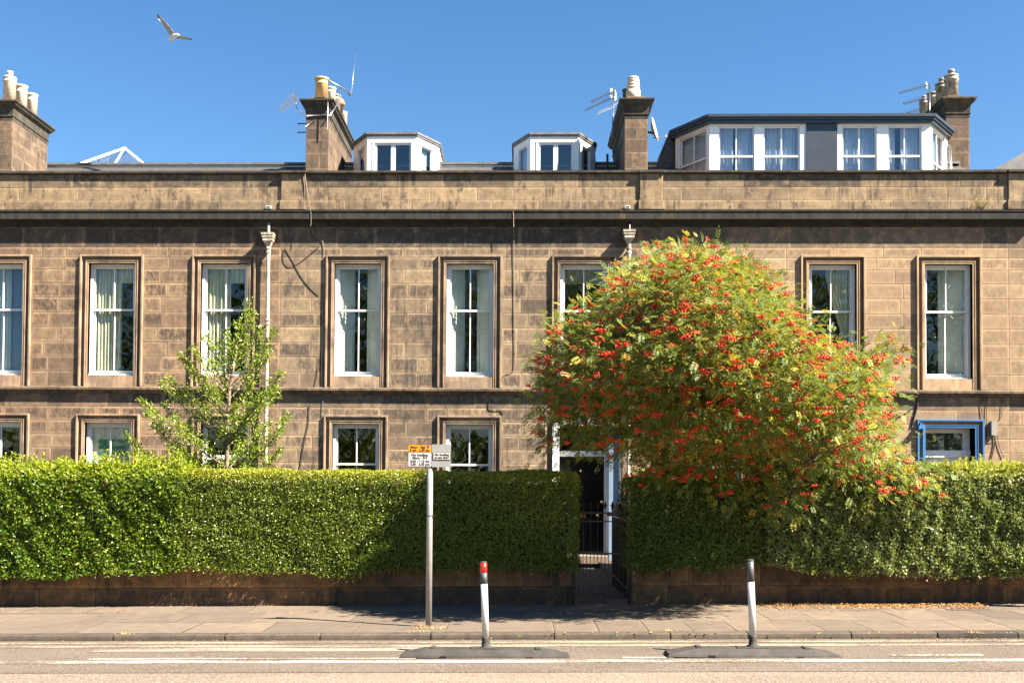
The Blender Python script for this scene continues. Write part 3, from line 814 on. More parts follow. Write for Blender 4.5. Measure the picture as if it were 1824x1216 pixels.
# ---- drainpipes
def pipe(hs, u, vtop, key):
    x = X(u); b = MB(); y = YF-.14; zt = Z(vtop)
    f = .115
    # hopper: stepped box tapering
    for (za, zb_, wa, wb) in ((0, -.045, 1.25, 1.22), (-.045, -.10, 1.12, 1.10), (-.10, -.18, 1.0, .95), (-.18, -.30, .85, .42)):
        A = f*wa; B_ = f*wb
        P = [(x-A, y-A, zt+za), (x+A, y-A, zt+za), (x+A, y+A*.95, zt+za), (x-A, y+A*.95, zt+za)]
        Q = [(x-B_, y-B_, zt+zb_), (x+B_, y-B_, zt+zb_), (x+B_, y+B_*.95, zt+zb_), (x-B_, y+B_*.95, zt+zb_)]
        b.add(P+Q, [(0,1,2,3), (7,6,5,4)]+[(i, i+4, (i+1) % 4+4, (i+1) % 4) for i in range(4)])
    r = .045; prof = []
    z = zt-.29; bands = [Z(v) for v in (447, 575, 706)]
    prof = [(r, -.2)]
    for bz in sorted(bands):
        prof += [(r, bz-.09), (r*1.35, bz-.08), (r*1.35, bz-.06), (r*1.05, bz-.05), (r*1.05, bz+.0), (r*1.45, bz+.01), (r*1.45, bz+.04), (r, bz+.05)]
    prof.append((r, z)); b.lathe(prof, (x, y, 0), 14)
    for bz in bands: b.box(x-.02, x+.02, y, YF+.02, bz-.02, bz+.01)
    o = b.build('drainpipe', CREAM, hs)
    b = MB(); b.tube([(x, YF-.12, zt-.02), (x, YF-.15, zt+.12), (x, YF-.10, Z(400)), (x, YF+.02, Z(398))], .035, 10); b.build('outlet_pipe', IRON if key else GREYP, o, True)
    b = MB(); p = Z(370)
    b.box(x-.09, x+.03, YF-.062, YF-.022, p-.03, p+.03); b.box(x-.075, x+.015, YF-.066, YF-.062, p-.015, p+.015, 1)
    b.build('overflow_spout', [WHITE, IRON], o)
pipe(HA, 479, 419, 0); pipe(HB, 1119, 413.5, 1)

# ---- cables (drawn along the facade)
def cable(hs, pts_, r=.008, m_=CABLE, y=YF-.02):
    P = [pt(u, v, y) for u, v in pts_]
    # catmull-rom for smoothness
    Q = []
    for i in range(len(P)-1):
        p0 = P[max(i-1, 0)]; p1 = P[i]; p2 = P[i+1]; p3 = P[min(i+2, len(P)-1)]
        for k in range(5):
            t = k/5; Q.append(.5*((2*p1)+(-p0+p2)*t+(2*p0-5*p1+4*p2-p3)*t*t+(-p0+3*p1-3*p2+p3)*t**3))
    Q.append(P[-1]); b = MB(); b.tube(Q, r, 6); b.build('cable', m_, hs, True)
cable(HB, [(542, 303), (546, 330), (549, 352)], .01, CABLEG, YF-.08)
cable(HB, [(549, 352), (553, 372), (554, 395), (553, 402)], .007, CABLEG, YF-.225)
cable(HB, [(555, 405), (560, 418), (573, 428), (577, 440), (577, 456)], .007, CABLEG)
cable(HB, [(507, 441), (506, 462), (515, 473), (530, 470), (550, 455), (567, 441)], .007)
cable(HB, [(508, 443), (520, 462), (535, 490), (552, 512), (568, 527)], .007, CABLE, YF-.012)
cable(HB, [(575, 528), (574, 600), (573, 660), (573, 690)], .007, CABLEG)
cable(HB, [(915, 406), (916, 500), (917, 600), (917, 650), (912, 662), (900, 666), (896, 676), (893, 688)], .008, CABLEG)
cable(HB, [(914, 374), (915, 404)], .009, CABLEG, YF-.225)
cable(HB, [(567, 655), (560, 690), (556, 692)], .007)
cable(HB, [(551, 722), (550, 752), (545, 775), (540, 800), (534, 840)], .009)
cable(HB, [(575, 704), (575, 740)], .006, CABLEG); cable(HB, [(873, 706), (873, 727), (894, 730), (896, 741)], .008)
cable(HC, [(1632, 705), (1634, 722), (1628, 745), (1625, 760)], .02)
cable(HC, [(1631, 722), (1615, 735), (1599, 742)], .012)
cable(HC, [(1746, 705), (1750, 744)], .008); cable(HC, [(1758, 705), (1757, 770), (1760, 785), (1770, 786)], .007)
cable(HC, [(1786, 705), (1784, 740), (1778, 750)], .007)
cable(HC, [(1771, 775), (1772, 790), (1765, 820)], .012); cable(HC, [(1776, 775), (1780, 795), (1788, 815)], .007)
for u_, a_ in ((1052, 9), (40, 0), (850, 0)):
    pass
b = MB(); p = pt(1771, 762, YF-.1); b.box(p.x-.055, p.x+.055, YF-.10, YF-.001, p.z-.16, p.z+.16); b.box(p.x-.062, p.x+.062, YF-.112, YF-.10, p.z-.165, p.z+.165)
b.build('junction_box', BOXG, HC)
b = MB(); p = pt(1641, 760, YF-.1); b.obox(p, (.07, 0, .02), (0, .05, 0), (0, 0, .04)); b.box(p.x-.02, p.x+.02, YF-.1, YF-.04, p.z, p.z+.1); b.build('security_light', BLUEP, HC)

# ------------------------------------------------------------------ chimneys
def rframe(b, cx0, cx1, cy0, cy1, zs, offs, mi=0):
    """stacked square frusta: zs ascending with outward offsets"""
    o = len(b.v)
    for z, e in zip(zs, offs): b.v += [(cx0-e, cy0-e, z), (cx1+e, cy0-e, z), (cx1+e, cy1+e, z), (cx0-e, cy1+e, z)]
    n = len(zs)
    for i in range(n-1):
        for k in range(4):
            k2 = (k+1) % 4; b.f.append((o+i*4+k, o+i*4+k2, o+(i+1)*4+k2, o+(i+1)*4+k)); b.m.append(mi)
    b.f.append((o+3, o+2, o+1, o)); b.m.append(mi); b.f.append(tuple(o+(n-1)*4+k for k in range(4))); b.m.append(mi)
def chimney(hs, ul, ur, yf, yb, pots, vcap=178.5, ped=(.05, .05)):
    x0, x1 = X(ul, yf, 250), X(ur, yf, 250); zt = Z(vcap, yf)
    s = lambda v: Z(v, yf)
    b = MB(); zb = 8.3
    zc = [s(227), s(248), s(272), s(300), s(322), zb]
    rr = lambda: R.random()
    zs = [s(208)]+[z for z in zc if z < s(210)]
    # four block-faced sides
    for i in range(len(zs)-1):
        za, zb_ = zs[i+1], zs[i]
        for side in range(4):
            if side == 0: A, B_ = Vector((x0, yf, 0)), Vector((x1, yf, 0))
            elif side == 1: A, B_ = Vector((x1, yf, 0)), Vector((x1, yb, 0))
            elif side == 2: A, B_ = Vector((x1, yb, 0)), Vector((x0, yb, 0))
            else: A, B_ = Vector((x0, yb, 0)), Vector((x0, yf, 0))
            Lg = (B_-A).length; n = max(1, int(Lg/.55+.5*(i % 2)))
            cuts = [0]+sorted([(k+R.uniform(-.2, .2)+.0)/n for k in range(1, n)])+[1]
            if n == 1 and i % 2: cuts = [0, R.choice([.35, .55, .62]), 1]
            for k in range(len(cuts)-1):
                p, q = A.lerp(B_, cuts[k]), A.lerp(B_, cuts[k+1]); wd = (q-p).length
                b.block([(p.x, p.y, za), (q.x, q.y, za), (q.x, q.y, zb_), (p.x, p.y, zb_)], wd, zb_-za, rr(), R.uniform(0, .5) if i < 2 else R.uniform(0, .25))
    ch = b.build('chimney', [ST['CH']], hs)
    b = MB()
    rframe(b, x0, x1, yf, yb, [s(212), s(205.5), s(205), s(203.4), s(203), s(190), s(186), s(181.5), s(181), zt], [.005, .01, .03, .03, 0.012, .03, .10, .13, .15, .15])
    b.build('chimney_cap', CAPM, ch)
    b = MB(); rframe(b, x0+.06, x1-.06, yf+.04, yb-.04, [zt, zt+.10], [0, 0]); b.build('chimney_plinth', ST['CH'], ch)
    for (u, vb, vt, wpx, Y, m_, kind) in pots:
        c = pt(u, vb, Y); top = pt(u, vt, Y).z; r = wpx/2*Y/F; h = top-c.z
        z0 = zt+.09-c.z
        b = MB()
        if kind == 'ring': prof = [(r*1.15, z0), (r*1.15, h*.26), (r*.88, h*.29), (r*1.02, h*.34), (r*1.06, h*.46), (r*.86, h*.49), (r*.98, h*.54), (r*1.02, h*.65), (r*.83, h*.68), (r*.94, h*.73), (r*.98, h*.84), (r*.80, h*.87), (r*.92, h*.91), (r*.88, h), (r*.6, h), (r*.55, h*.8)]
        elif kind == 'hood': prof = [(r*.62, z0), (r*.62, h*.5), (r*1.1, h*.5), (r*1.15, h*.62), (r*.85, h*.85), (r*.3, h), (.01, h)]
        elif kind == 'spout': prof = [(r, z0), (r*.98, h*.55), (r*1.1, h*.58), (r*1.12, h*.62), (r*1.0, h*.65), (r*1.0, h*.72), (r*1.12, h*.75), (r*1.0, h*.79), (r*.45, h*.80), (r*.45, h*.90), (r*.5, h*.91), (r*.5, h), (r*.3, h), (r*.3, h*.9)]
        else: prof = [(r, z0), (r*.96, h*.62), (r*1.05, h*.65), (r*1.05, h*.69), (r*.95, h*.72), (r*.95, h*.86), (r*1.1, h*.89), (r*1.1, h*.98), (r*.9, h), (r*.75, h), (r*.75, h*.8)]
        b.lathe(prof, tuple(c), 18); b.build('chimney_pot', m_, ch, True)
    return ch
CA = chimney(HA, -34, 22, 26, 27.95, [(17, 176, 128, 22, 26.4, POTW, 'spout'), (38, 190, 153, 20, 27.0, POTW, 'n'), (57, 203, 168, 18, 27.55, POTW, 'n')])
CB = chimney(HB, 545, 585.5, 26, 29.4, [(573, 172, 140, 24, 26.35, POTY, 'n'), (588, 185, 157, 20, 27.1, POTW, 'n'), (598, 194, 170, 17, 27.7, POTG, 'n'), (606, 202, 175, 15, 28.3, POTR, 'hood'), (612, 216, 200, 13, 28.8, POTW, 'n')])
CC = chimney(HC, 1113, 1154, 26, 29.4, [(1128, 170, 139, 22, 26.35, POTW, 'ring'), (1118, 184, 160, 18, 27.4, PLGREY, 'n')])
CD = chimney(HC, 1685.5, 1727, 28.3, 32.0, [(1694.5, 172, 125, 23, 28.68, POTG, 'spout'), (1677, 184, 140, 20, 29.3, POTG, 'spout'), (1661, 194, 166, 18, 30.0, POTG, 'n'), (1646, 206, 171, 16, 30.8, POTG, 'spout')])

# ------------------------------------------------------------------ dormers
def facade_panel(b, A, B_, z0, z1, parts, th=.06, mi=0):
    """vertical wall from A to B (xy) with rectangular openings parts [(s0,s1,za,zb)] in metres"""
    A = Vector((A[0], A[1], 0)); B_ = Vector((B_[0], B_[1], 0)); L = (B_-A).length; d = (B_-A)/L; n_ = Vector((d.y, -d.x, 0))
    def bx(s0, s1, za, zb_, off=0.0, t=th, m_=mi):
        c = A+d*(s0+s1)/2 - n_*(t/2) + n_*off + Vector((0, 0, (za+zb_)/2))
        b.obox(c, d*(s1-s0)/2, n_*t/2, Vector((0, 0, (zb_-za)/2)), m_)
    xs = [0]
    for s0, s1, za, zb_ in parts:
        bx(xs[-1], s0, z0, z1); bx(s0, s1, zb_, z1); 
        if za > z0: bx(s0, s1, z0, za)
        xs.append(s1)
    bx(xs[-1], L, z0, z1)
    return bx, L
def glaze(dm, A, B_, s0, s1, za, zb_, vbars, hbar, frame=.035, back=.05, curtain=None, cm=None, sashmat=WHITE2):
    A = Vector((A[0], A[1], 0)); B_ = Vector((B_[0], B_[1], 0)); d = (B_-A).normalized(); n_ = Vector((d.y, -d.x, 0))
    b = MB()
    def bx(bb, p0, p1, q0, q1, y0, y1):
        c = A+d*(p0+p1)/2 - n_*(y0+y1)/2 + Vector((0, 0, (q0+q1)/2)); bb.obox(c, d*(p1-p0)/2, n_*(y1-y0)/2, Vector((0, 0, (q1-q0)/2)))
    y0, y1 = back-.02, back+.02
    bx(b, s0, s0+frame, za, zb_, y0, y1); bx(b, s1-frame, s1, za, zb_, y0, y1); bx(b, s0+frame, s1-frame, zb_-frame, zb_, y0, y1); bx(b, s0+frame, s1-frame, za, za+frame, y0, y1)
    for k in vbars: q = s0+(s1-s0)*k[0]; bx(b, q-k[1], q+k[1], za+frame, zb_-frame, y0+.002, y1-.002)
    if hbar: bx(b, s0+frame, s1-frame, hbar-.025, hbar+.025, y0-.02, y1-.003)
    b.build('window_frame', sashmat, dm)
    g = MB(); bx(g, s0+.01, s1-.01, za, zb_, back-.002, back+.002); g.build('pane', GLASSB, dm)
    if cm:
        for f0, f1 in curtain:
            q = MB(); p0, p1 = s0+(s1-s0)*f0, s0+(s1-s0)*f1; n = max(10, int((p1-p0)/.012))
            for j in range(2):
                for i in range(n+1):
                    s_ = p0+(p1-p0)*i/n
                    P = A+d*s_ - n_*(back+.10+.022*math.sin(s_*62+math.sin(s_*17)*1.5)); q.v.append((P.x, P.y, (za-.1, zb_)[j]))
            for i in range(n): q.f.append((i, i+1, n+2+i, n+1+i)); q.m.append(0)
            q.build('curtain', cm, dm, True)
def canted(hs, ufl, ufr, uwl, uwr, yf, yb, vtop_front, label, pane_cut, ztop=None, curtm=DORC):
    xl, xr = X(ufl, yf, 260), X(ufr, yf, 260); xwl, xwr = X(uwl, yb, 275), X(uwr, yb, 275)
    zt = Z(vtop_front, yf); z0 = 8.7
    b = MB()
    A, B_, C_, D_ = (xwl, yb), (xl, yf), (xr, yf), (xwr, yb)
    LF_ = xr-xl
    zw = zt-.12
    z_in = Z(254, yf); zo = Z(320, yf)
    s0, s1 = X(668, yf, 260)-X(654, yf, 260), LF_-(X(743, yf, 260)-X(733, yf, 260))
    facade_panel(b, B_, C_, z0, zw+.06, [(s0-.0, s1, zo, z_in)])
    cl = math.hypot(xl-xwl, yb-yf); cr = math.hypot(xwr-xr, yb-yf)
    facade_panel(b, A, B_, z0, zw+.06, [(cl*.30, cl*.80, zo, z_in-.02)])
    facade_panel(b, C_, D_, z0, zw+.06, [(cr*.20, cr*.70, zo, z_in-.02)])
    b.box(xwl, xwl+.05, yb, 30, z0, zw+.05); b.box(xwr-.05, xwr, yb, 30, z0, zw+.05)
    # drip mould
    b.box(xl+s0-.06, xl+s1+.06, yf-.02, yf, z_in+.0, z_in+.025); b.box(xl+s0-.06, xl+s0, yf-.015, yf, zo, z_in)
    b.box(xl+s1, xl+s1+.06, yf-.015, yf, zo, z_in)
    dm = b.build('dormer', WHITE2, hs)
    glaze(dm, B_, C_, s0, s1, zo, z_in, [(.5, .06)], None, frame=.05, curtain=None)
    glaze(dm, A, B_, cl*.30, cl*.80, zo, z_in-.02, [], None, frame=.03, curtain=[(0, .5)], cm=WALLIN if curtm is None else curtm)
    glaze(dm, C_, D_, cr*.20, cr*.70, zo, z_in-.02, [], None, frame=.03, curtain=[(.25, .8)], cm=NETC)
    b = MB(); e = .05
    poly = [(xwl-e, yb-e*.3), (xl-e*.5, yf-e), (xr+e*.5, yf-e), (xwr+e, yb-e*.3), (xwr+e, 30), (xwl-e, 30)]
    b.prism([(x, y, zt-.055) for x, y in poly], (0, 0, .055)); b.prism([(x*1.0+(.01 if x < (xl+xr)/2 else -.01), y+.02, zt-.10) for x, y in poly], (0, 0, .044))
    b.build('dormer_roof', LEAD, dm)
    b = MB(); b.box(xwl+.06, xwr-.06, yb+.9, yb+1.0, z0, zw); b.box(xwl+.05, xwr-.05, yf+.2, yb+.9, 8.6, 8.7); b.build('dormer_room', simple('dormer_inside', (.13, .11, .15), .9), dm)
    b = MB(); b.prism([(xwr-.0, yb+.02, 8.6), (xwr+.16, yb+.3, 8.6), (xwr+.02, yb+.3, zw)], (0, .05, 0)); b.build('slate_cheek', SLATE, dm)
    return dm
canted(HB, 654, 743, 630, 782, 27.0, 27.85, 236, '', 0)
canted(HB, 945, 1031, 915, 1060, 27.0, 27.85, 237, '', 0)
# wide dormer of house C
yf, yb = 26.9, 28.05
zt = Z(208, yf); z0 = 8.7
xl, xr = X(1264, yf, 250), X(1657, yf, 250); xwl, xwr = X(1203, yb, 270), X(1688, yb, 270)
zw = Z(221, yf)
A, B_, C_, D_ = (xwl, yb), (xl, yf), (xr, yf), (xwr, yb)
uu = lambda u: X(u, yf, 260)-xl
zi, zo, zh = Z(226, yf), Z(325, yf), Z(279, yf)
b = MB()
wins = [(1280, 1344), (1360, 1425), (1500, 1562), (1582, 1642)]
bl0, bl1 = uu(1436), uu(1491)
facade_panel(b, B_, C_, z0, zw+.05, [(uu(a), uu(c), zo, zi) for a, c in wins])
for a, c in ((1264, 1280), (1344, 1360), (1425, 1436), (1491, 1500), (1562, 1582), (1642, 1657)):
    pass
cl = math.hypot(xl-xwl, yb-yf); cr = math.hypot(xwr-xr, yb-yf)
facade_panel(b, A, B_, z0, zw+.05, [(cl*.14, cl*.90, zo, zi-.02)]); facade_panel(b, C_, D_, z0, zw+.05, [(cr*.14, cr*.82, zo, zi-.02)])
DM = b.build('dormer', WHITE2, HC)
b = MB(); b.box(xl+bl0, xl+bl1, yf-.03, yf-.0005, z0, zw); b.build('lead_panel', BLUED, DM)
for i, (a, c) in enumerate(wins):
    glaze(DM, B_, C_, uu(a), uu(c), zo, zi, [(.5, .014)], zh, frame=.04, back=.06, curtain=[[(0, .44), (.54, 1)], [(0, 1)], [(0, 1)], [(0, .25), (.42, 1)]][i], cm=DORC)
glaze(DM, A, B_, cl*.14, cl*.90, zo, zi-.02, [(.5, .014)], zh, frame=.04, back=.06, curtain=[(0, 1)], cm=DORC)
glaze(DM, C_, D_, cr*.14, cr*.82, zo, zi-.02, [(.45, .03)], Z(285, yf), frame=.04, back=.06, curtain=[(.4, 1)], cm=DORC)
b = MB(); b.box(xwl+.1, xwr-.1, yb+1.2, yb+1.3, z0, zw)
b.build('dormer_room', simple('blue_room', (.10, .14, .20), .9), DM)
b = MB()
def ring(e, za, zb_):
    poly = [(xwl-e, yb-e*.4), (xl-e*.45, yf-e), (xr+e*.45, yf-e), (xwr+e, yb-e*.4), (xwr+e, 30.5), (xwl-e, 30.5)]
    b.prism([(x, y, za) for x, y in poly], (0, 0, zb_-za))
hgt = zt-zw; ring(.09, zw-.02, zw+hgt*.30); ring(.13, zw+hgt*.305, zw+hgt*.62); ring(.17, zw+hgt*.625, zt)
b.build('dormer_roof', BLUED, DM)
b = MB()   # slate cheek on the left
p0 = pt(1166, 303, 28.2); p1 = pt(1196, 234, 28.2); p2 = pt(1203, 234, 28.2); p3 = pt(1203, 303, 28.2)
b.prism([p0, p3, p2, p1], (0, 2.0, 0)); b.build('slate_cheek', SLATE, DM)
b = MB(); p = pt(1692, 258, 28.0); b.tube([(p.x, 28.0, p.z), (p.x, 27.95, p.z-.9)], .04, 10); b.build('vent_pipe', GREYP, DM, True)
b = MB(); b.prism([pt(1700, 300, 27.3), pt(1040, 300, 27.3), pt(1040, 292, 27.3), pt(1700, 292, 27.3)], (0, .05, 0)); 
b = MB(); p = pt(1082, 289, 27.2); b.tube([(p.x, 27.2, p.z-.2), (p.x, 27.2, Z(275, 27.2))], .03, 8); b.build('soil_vent', IRON, HB, True)
# glass pyramid rooflight on house A
b = MB(); g = MB()
yc = 30.5; c = pt(222, 264, yc); base = Z(296, yc-1)
xa, xb = X(128, yc-1, 290), X(262, yc-1, 290)
cs = [(xa, yc-1, base), (xb, yc-1, base), (xb, yc+1, base), (xa, yc+1, base)]
for q in cs: b.tube([q, tuple(c)], .035, 6)
for i in range(4): b.tube([cs[i], cs[(i+1) % 4]], .04, 6)
mid = (Vector(cs[0])*.45+Vector(cs[1])*.55); b.tube([mid, tuple(c)], .03, 6)
b.box(xa+.02, xb-.02, yc-.98, yc+.98, 8.5, base-.02)
pf = b.build('rooflight', WHITE2, HA)
g.add([tuple(Vector(q)*.995+Vector(tuple(c))*.005) for q in cs]+[tuple(c)], [(0,1,4),(1,2,4),(2,3,4),(3,0,4)]); g.build('pane', GLASSB, pf)

# ------------------------------------------------------------------ aerials, dish
def yagi(b, A, B_, n, ln, r=.008, er=.0035, ax=(0, 0, 1)):
    A, B_ = Vector(A), Vector(B_); b.tube([A, B_], r, 6); ax = Vector(ax).normalized()
    for i in range(n):
        p = A.lerp(B_, (i+.3)/n); l = ln*(1-.35*i/n)
        b.tube([p-ax*l/2, p+ax*l/2], er, 4)
Yc = 26.0
t = thing('tv_aerial', 'silver television aerial on a bent arm left of the buff-potted chimney', 'aerial', pt(543, 206, Yc), 'aerials on the chimneys')
b = MB(); b.tube([pt(546, 207, Yc-.05), pt(529, 194, Yc-.05), pt(527, 190, Yc-.05), pt(527, 166, Yc-.05)], .016, 8); b.build('mast', ALU, t, True)
b = MB(); yagi(b, pt(528, 171, Yc-.1), pt(498, 198, Yc-.1), 9, .30, .014, .008, ax=(.75, .4, -.55)); b.build('antenna', ALU, t)
t = thing('radio_aerial', 'silver bar aerial with tall thin whip above the buff-potted chimney', 'aerial', pt(590, 225, 26), 'aerials on the chimneys')
b = MB(); b.tube([pt(587, 207, Yc-.1), pt(597, 192, Yc-.1), pt(604, 178, Yc-.1), pt(606, 156, Yc-.1)], .014, 6)
b.tube([pt(583, 231, Yc-.12), pt(585, 141, Yc-.12)], .012, 6); b.tube([pt(545, 207, Yc-.03), pt(586, 205, Yc-.03)], .012, 6)
b.tube([pt(545, 226, Yc-.03), pt(563, 212, Yc-.03)], .012, 6)
b.build('mast', ALU, t, True)
b = MB(); b.tube([pt(586, 144, Yc-.1), pt(626, 166, Yc-.1)], .018, 8); b.build('crossbar', ALU, t, True)
b = MB(); b.tube([pt(626, 165, Yc-.1), pt(635, 84, Yc-.1)], .0055, 5); b.build('whip', ALU, t, True)
b = MB(); p = pt(623, 167, Yc-.1); b.lathe([(.01, -.05), (.035, -.03), (.035, .03), (.01, .05)], tuple(p), 8); b.build('whip_mount', PLDARK, t)
t = thing('wall_bracket', 'pair of short dark stubs sticking out left of the buff-potted chimney', 'bracket', pt(540, 225, Yc), )
b = MB(); b.tube([pt(530, 220.5, Yc+.2), pt(546, 220.5, Yc+.2)], .014, 6); b.tube([pt(530, 236, Yc+.2), pt(546, 236, Yc+.2)], .014, 6); b.build('stubs', PLGREY, t)
t = thing('tv_aerial', 'mast of three stacked aerials with white reflector left of the ringed pale pot', 'aerial', pt(1093, 240, 27), 'aerials on the chimneys')
b = MB(); b.tube([pt(1090, 245, 27), pt(1094, 158, 27)], .016, 8); b.build('mast', ALU, t, True)
b = MB(); yagi(b, pt(1093, 163, 27), pt(1052, 182, 27), 12, .22, .012, .006, ax=(-.25, .5, .85)); yagi(b, pt(1092, 174, 27), pt(1041, 197, 27), 14, .22, .012, .006, ax=(-.25, .5, .85)); b.build('antenna', PLDARK, t)
b = MB(); yagi(b, pt(1098, 187, 27), pt(1064, 202, 27), 9, .30, .012, .006, ax=(.5, .5, .7)); b.build('antenna', ALU, t)
b = MB()
for (a, c) in ((157, 166), (169, 177)): b.prism([pt(1087, a, 27), pt(1092, a+2, 27), pt(1097, a+4, 27), pt(1092, c, 27), pt(1087, c, 27)], (0, .03, 0))
b.prism([pt(1096, 162, 27), pt(1098, 166, 27), pt(1098, 178, 27), pt(1095, 180, 27)], (0, .05, 0)); b.build('reflector', WHITE2, t)
t = thing('tv_aerial', 'three dark comb-like aerials stacked left of the right-hand chimney pots', 'aerial', pt(1656, 200, 28.4), 'aerials on the chimneys')
b = MB(); b.tube([pt(1656, 210, 28.4), pt(1656, 150, 28.4)], .016, 8); b.build('mast', ALU, t, True)
b = MB()
for (a, c) in (((1656, 151), (1600, 166)), ((1646, 175), (1608, 185)), ((1638, 195), (1599, 206))): yagi(b, pt(*a, 28.4), pt(*c, 28.4), 12, .20, .013, .007, ax=(-.15, .5, .85))
b.build('antenna', PLDARK, t)
b = MB(); b.prism([pt(1649, 145, 28.4), pt(1653, 150, 28.4), pt(1652, 160, 28.4), pt(1650, 157, 28.4)], (0, .04, 0)); b.build('reflector', WHITE2, t)
t = thing('satellite_dish', 'satellite dish seen edge-on at the right side of the ringed-pot chimney', 'dish', pt(1160, 240, 26.5))
b = MB(); c = pt(1165, 231, 26.5); o = len(b.v); nr, nk = 5, 18; nrm = Vector((.93, -.30, .22)).normalized()
ea = nrm.cross(Vector((0, 0, 1))).normalized(); eb = ea.cross(nrm)
for lay in (0, .012):
    for i in range(nr+1):
        rr = .31*i/nr
        for k in range(nk):
            a = 6.2832*k/nk; q = c+(ea*math.cos(a)*.86+eb*math.sin(a))*rr+nrm*(rr*rr*.9-lay-.05); b.v.append(tuple(q))
for lay in range(2):
    for i in range(nr):
        for k in range(nk):
            base_ = lay*(nr+1)*nk; a = base_+i*nk+k; a2 = base_+i*nk+(k+1) % nk; b.f.append((a, a2, a2+nk, a+nk)); b.m.append(0)
for k in range(nk): a = nr*nk+k; a2 = nr*nk+(k+1) % nk; b.f.append((a, a2, a2+(nr+1)*nk, a+(nr+1)*nk)); b.m.append(0)
b.build('dish', POTG, t, True)
b = MB(); b.tube([pt(1162, 246, 26.5), pt(1176, 247, 26.3), pt(1185, 244, 26.2)], .010, 6); p = pt(1186, 243, 26.2); b.lathe([(.03, -.03), (.03, .03)], tuple(p), 8); b.build('feed_arm', ALU, t)
b = MB(); b.tube([pt(1153, 236, 26.5), pt(1158, 236, 26.5), pt(1163, 238, 26.5)], .03, 8); b.build('wall_mount', PLGREY, t)

# ------------------------------------------------------------------ garden walls, gate, bin
def gwall(xa, xb, label, endpiers):
    t = thing('garden_wall', label, 'wall', (xa, Yw, 0), 'low garden walls along the pavement')
    b = MB(); zj = .265; zt = .60
    ashlar(b, xa, xb, [zj, -.08], [], Yw-.0, 1.1, 0, lambda x, z: R.uniform(.25, .7))
    ashlar(b, xa, xb, [zt-.0, zj], [], Yw-.03, 1.25, 0, lambda x, z: R.uniform(0, .25))
    b.box(xa+.002, xb-.002, Yw+.02, Yw+.30, -.1, zt-.004, 1); b.box(xa+.002, xb-.002, Yw-.008, Yw+.02, zj+.004, zt-.004, 1)
    for e in (xa, xb):
        d = .0 if e == xa else -.0
        b.block([(e, Yw-.03, -.08), (e, Yw+.3, -.08), (e, Yw+.3, zt), (e, Yw-.03, zt)], .33, .6, .3, .6)
    b.block([(xa, Yw-.03, zt), (xb, Yw-.03, zt), (xb, Yw+.3, zt), (xa, Yw+.3, zt)], xb-xa, .33, .3, .5)
    b.build('wall', [ST['W'], SOIL, ST['W']], t, shear=True)
    return t
gwL = X(1019, Yw, 1050); gwR = X(1125, Yw, 1050)
gwall(-11, gwL, 'low dark stone wall under the long hedges left of the gate', 0)
gwall(gwR, 11, 'low dark stone wall under the hedges right of the gate', 0)
t = thing('garden_gate', 'black iron gate with fleur tips between the two garden walls', 'gate', (gwL, Yw+.05, 0))
yg = Yw+.12; zz = lambda v: Z(v, yg, 1070)
b = MB(); xa, xb = gwL+.03, gwR-.03
for v in (985, 1056): b.box(xa, xb, yg-.008, yg+.008, zz(v)-.012, zz(v)+.012)
b.box(X(1034, yg, 915), xb, yg-.008, yg+.008, zz(913)-.010, zz(913)+.010); b.box(X(1034, yg, 915), X(1090, yg, 915), yg-.007, yg+.007, zz(928)-.008, zz(928)+.008)
b.box(xa-.02, xa+.015, yg-.018, yg+.018, -.02, zz(975)); b.box(xb-.015, xb+.02, yg-.018, yg+.018, -.02, zz(906))
b.build('gate_frame', IRON, t)
b = MB(); n = 15
for i in range(n):
    x = xa+(xb-xa)*(i+.5)/n; b.tube([(x, yg, zz(1056)), (x, yg, zz(985))], .006, 6)
    if i % 2 == 0 and i > 1:
        b.tube([(x, yg, zz(985)), (x, yg, zz(906))], .007, 6)
        z = zz(906); b.lathe([(.007, 0), (.02, .015), (.008, .03), (.022, .05), (.012, .085), (.002, .12)], (x, yg, z), 6)
        for s_ in (-1, 1): b.tube([(x, yg, z+.02), (x+s_*.025, yg, z+.05), (x+s_*.028, yg, z+.07)], .004, 5)
b.build('gate_bars', IRON, t)
b = MB(); p = pt(1086, 915, yg); b.box(p.x-.04, p.x+.04, yg-.02, yg+.02, p.z-.03, p.z+.03); b.build('latch', IRON, t)
t = thing('railing', 'black iron railing with spear tips running back along the path to the door', 'railing', (1.62, 15.5, 0))
b = MB(); xr_ = 1.62
n = 22
for i in range(n):
    y = 15.55+i*.16; zb_ = -.02-(y-15.5)*.02
    b.tube([(xr_, y, zb_), (xr_, y, 1.30)], .009, 6); b.lathe([(.009, 0), (.024, .02), (.01, .04), (.026, .06), (.012, .10), (.002, .14)], (xr_, y, 1.28), 6)
for z in (.15, 1.18): b.box(xr_-.014, xr_+.014, 15.5, 15.55+(n-1)*.16+.05, z-.01, z+.01)
b.build('rails', IRON, t)
t = thing('wheelie_bin', 'black wheelie bin behind the railing right of the path', 'bin', (1.98, 18.3, -.05))
bx0, bx1, by0, by1 = 1.76, 2.28, 18.0, 18.6; z0_ = -.02
b = MB(); o = [(bx0+.05, by0+.06, z0_+.05), (bx1-.05, by0+.06, z0_+.05), (bx1-.05, by1-.03, z0_+.05), (bx0+.05, by1-.03, z0_+.05), (bx0, by0, z0_+.95), (bx1, by0, z0_+.95), (bx1, by1, z0_+.95), (bx0, by1, z0_+.95)]
b.add(o, [(0,3,2,1), (4,5,6,7), (0,1,5,4), (1,2,6,5), (2,3,7,6), (3,0,4,7)]); b.box(bx0-.02, bx1+.02, by0-.02, by1+.02, z0_+.92, z0_+.955)
b.build('bin_body', BINM, t)
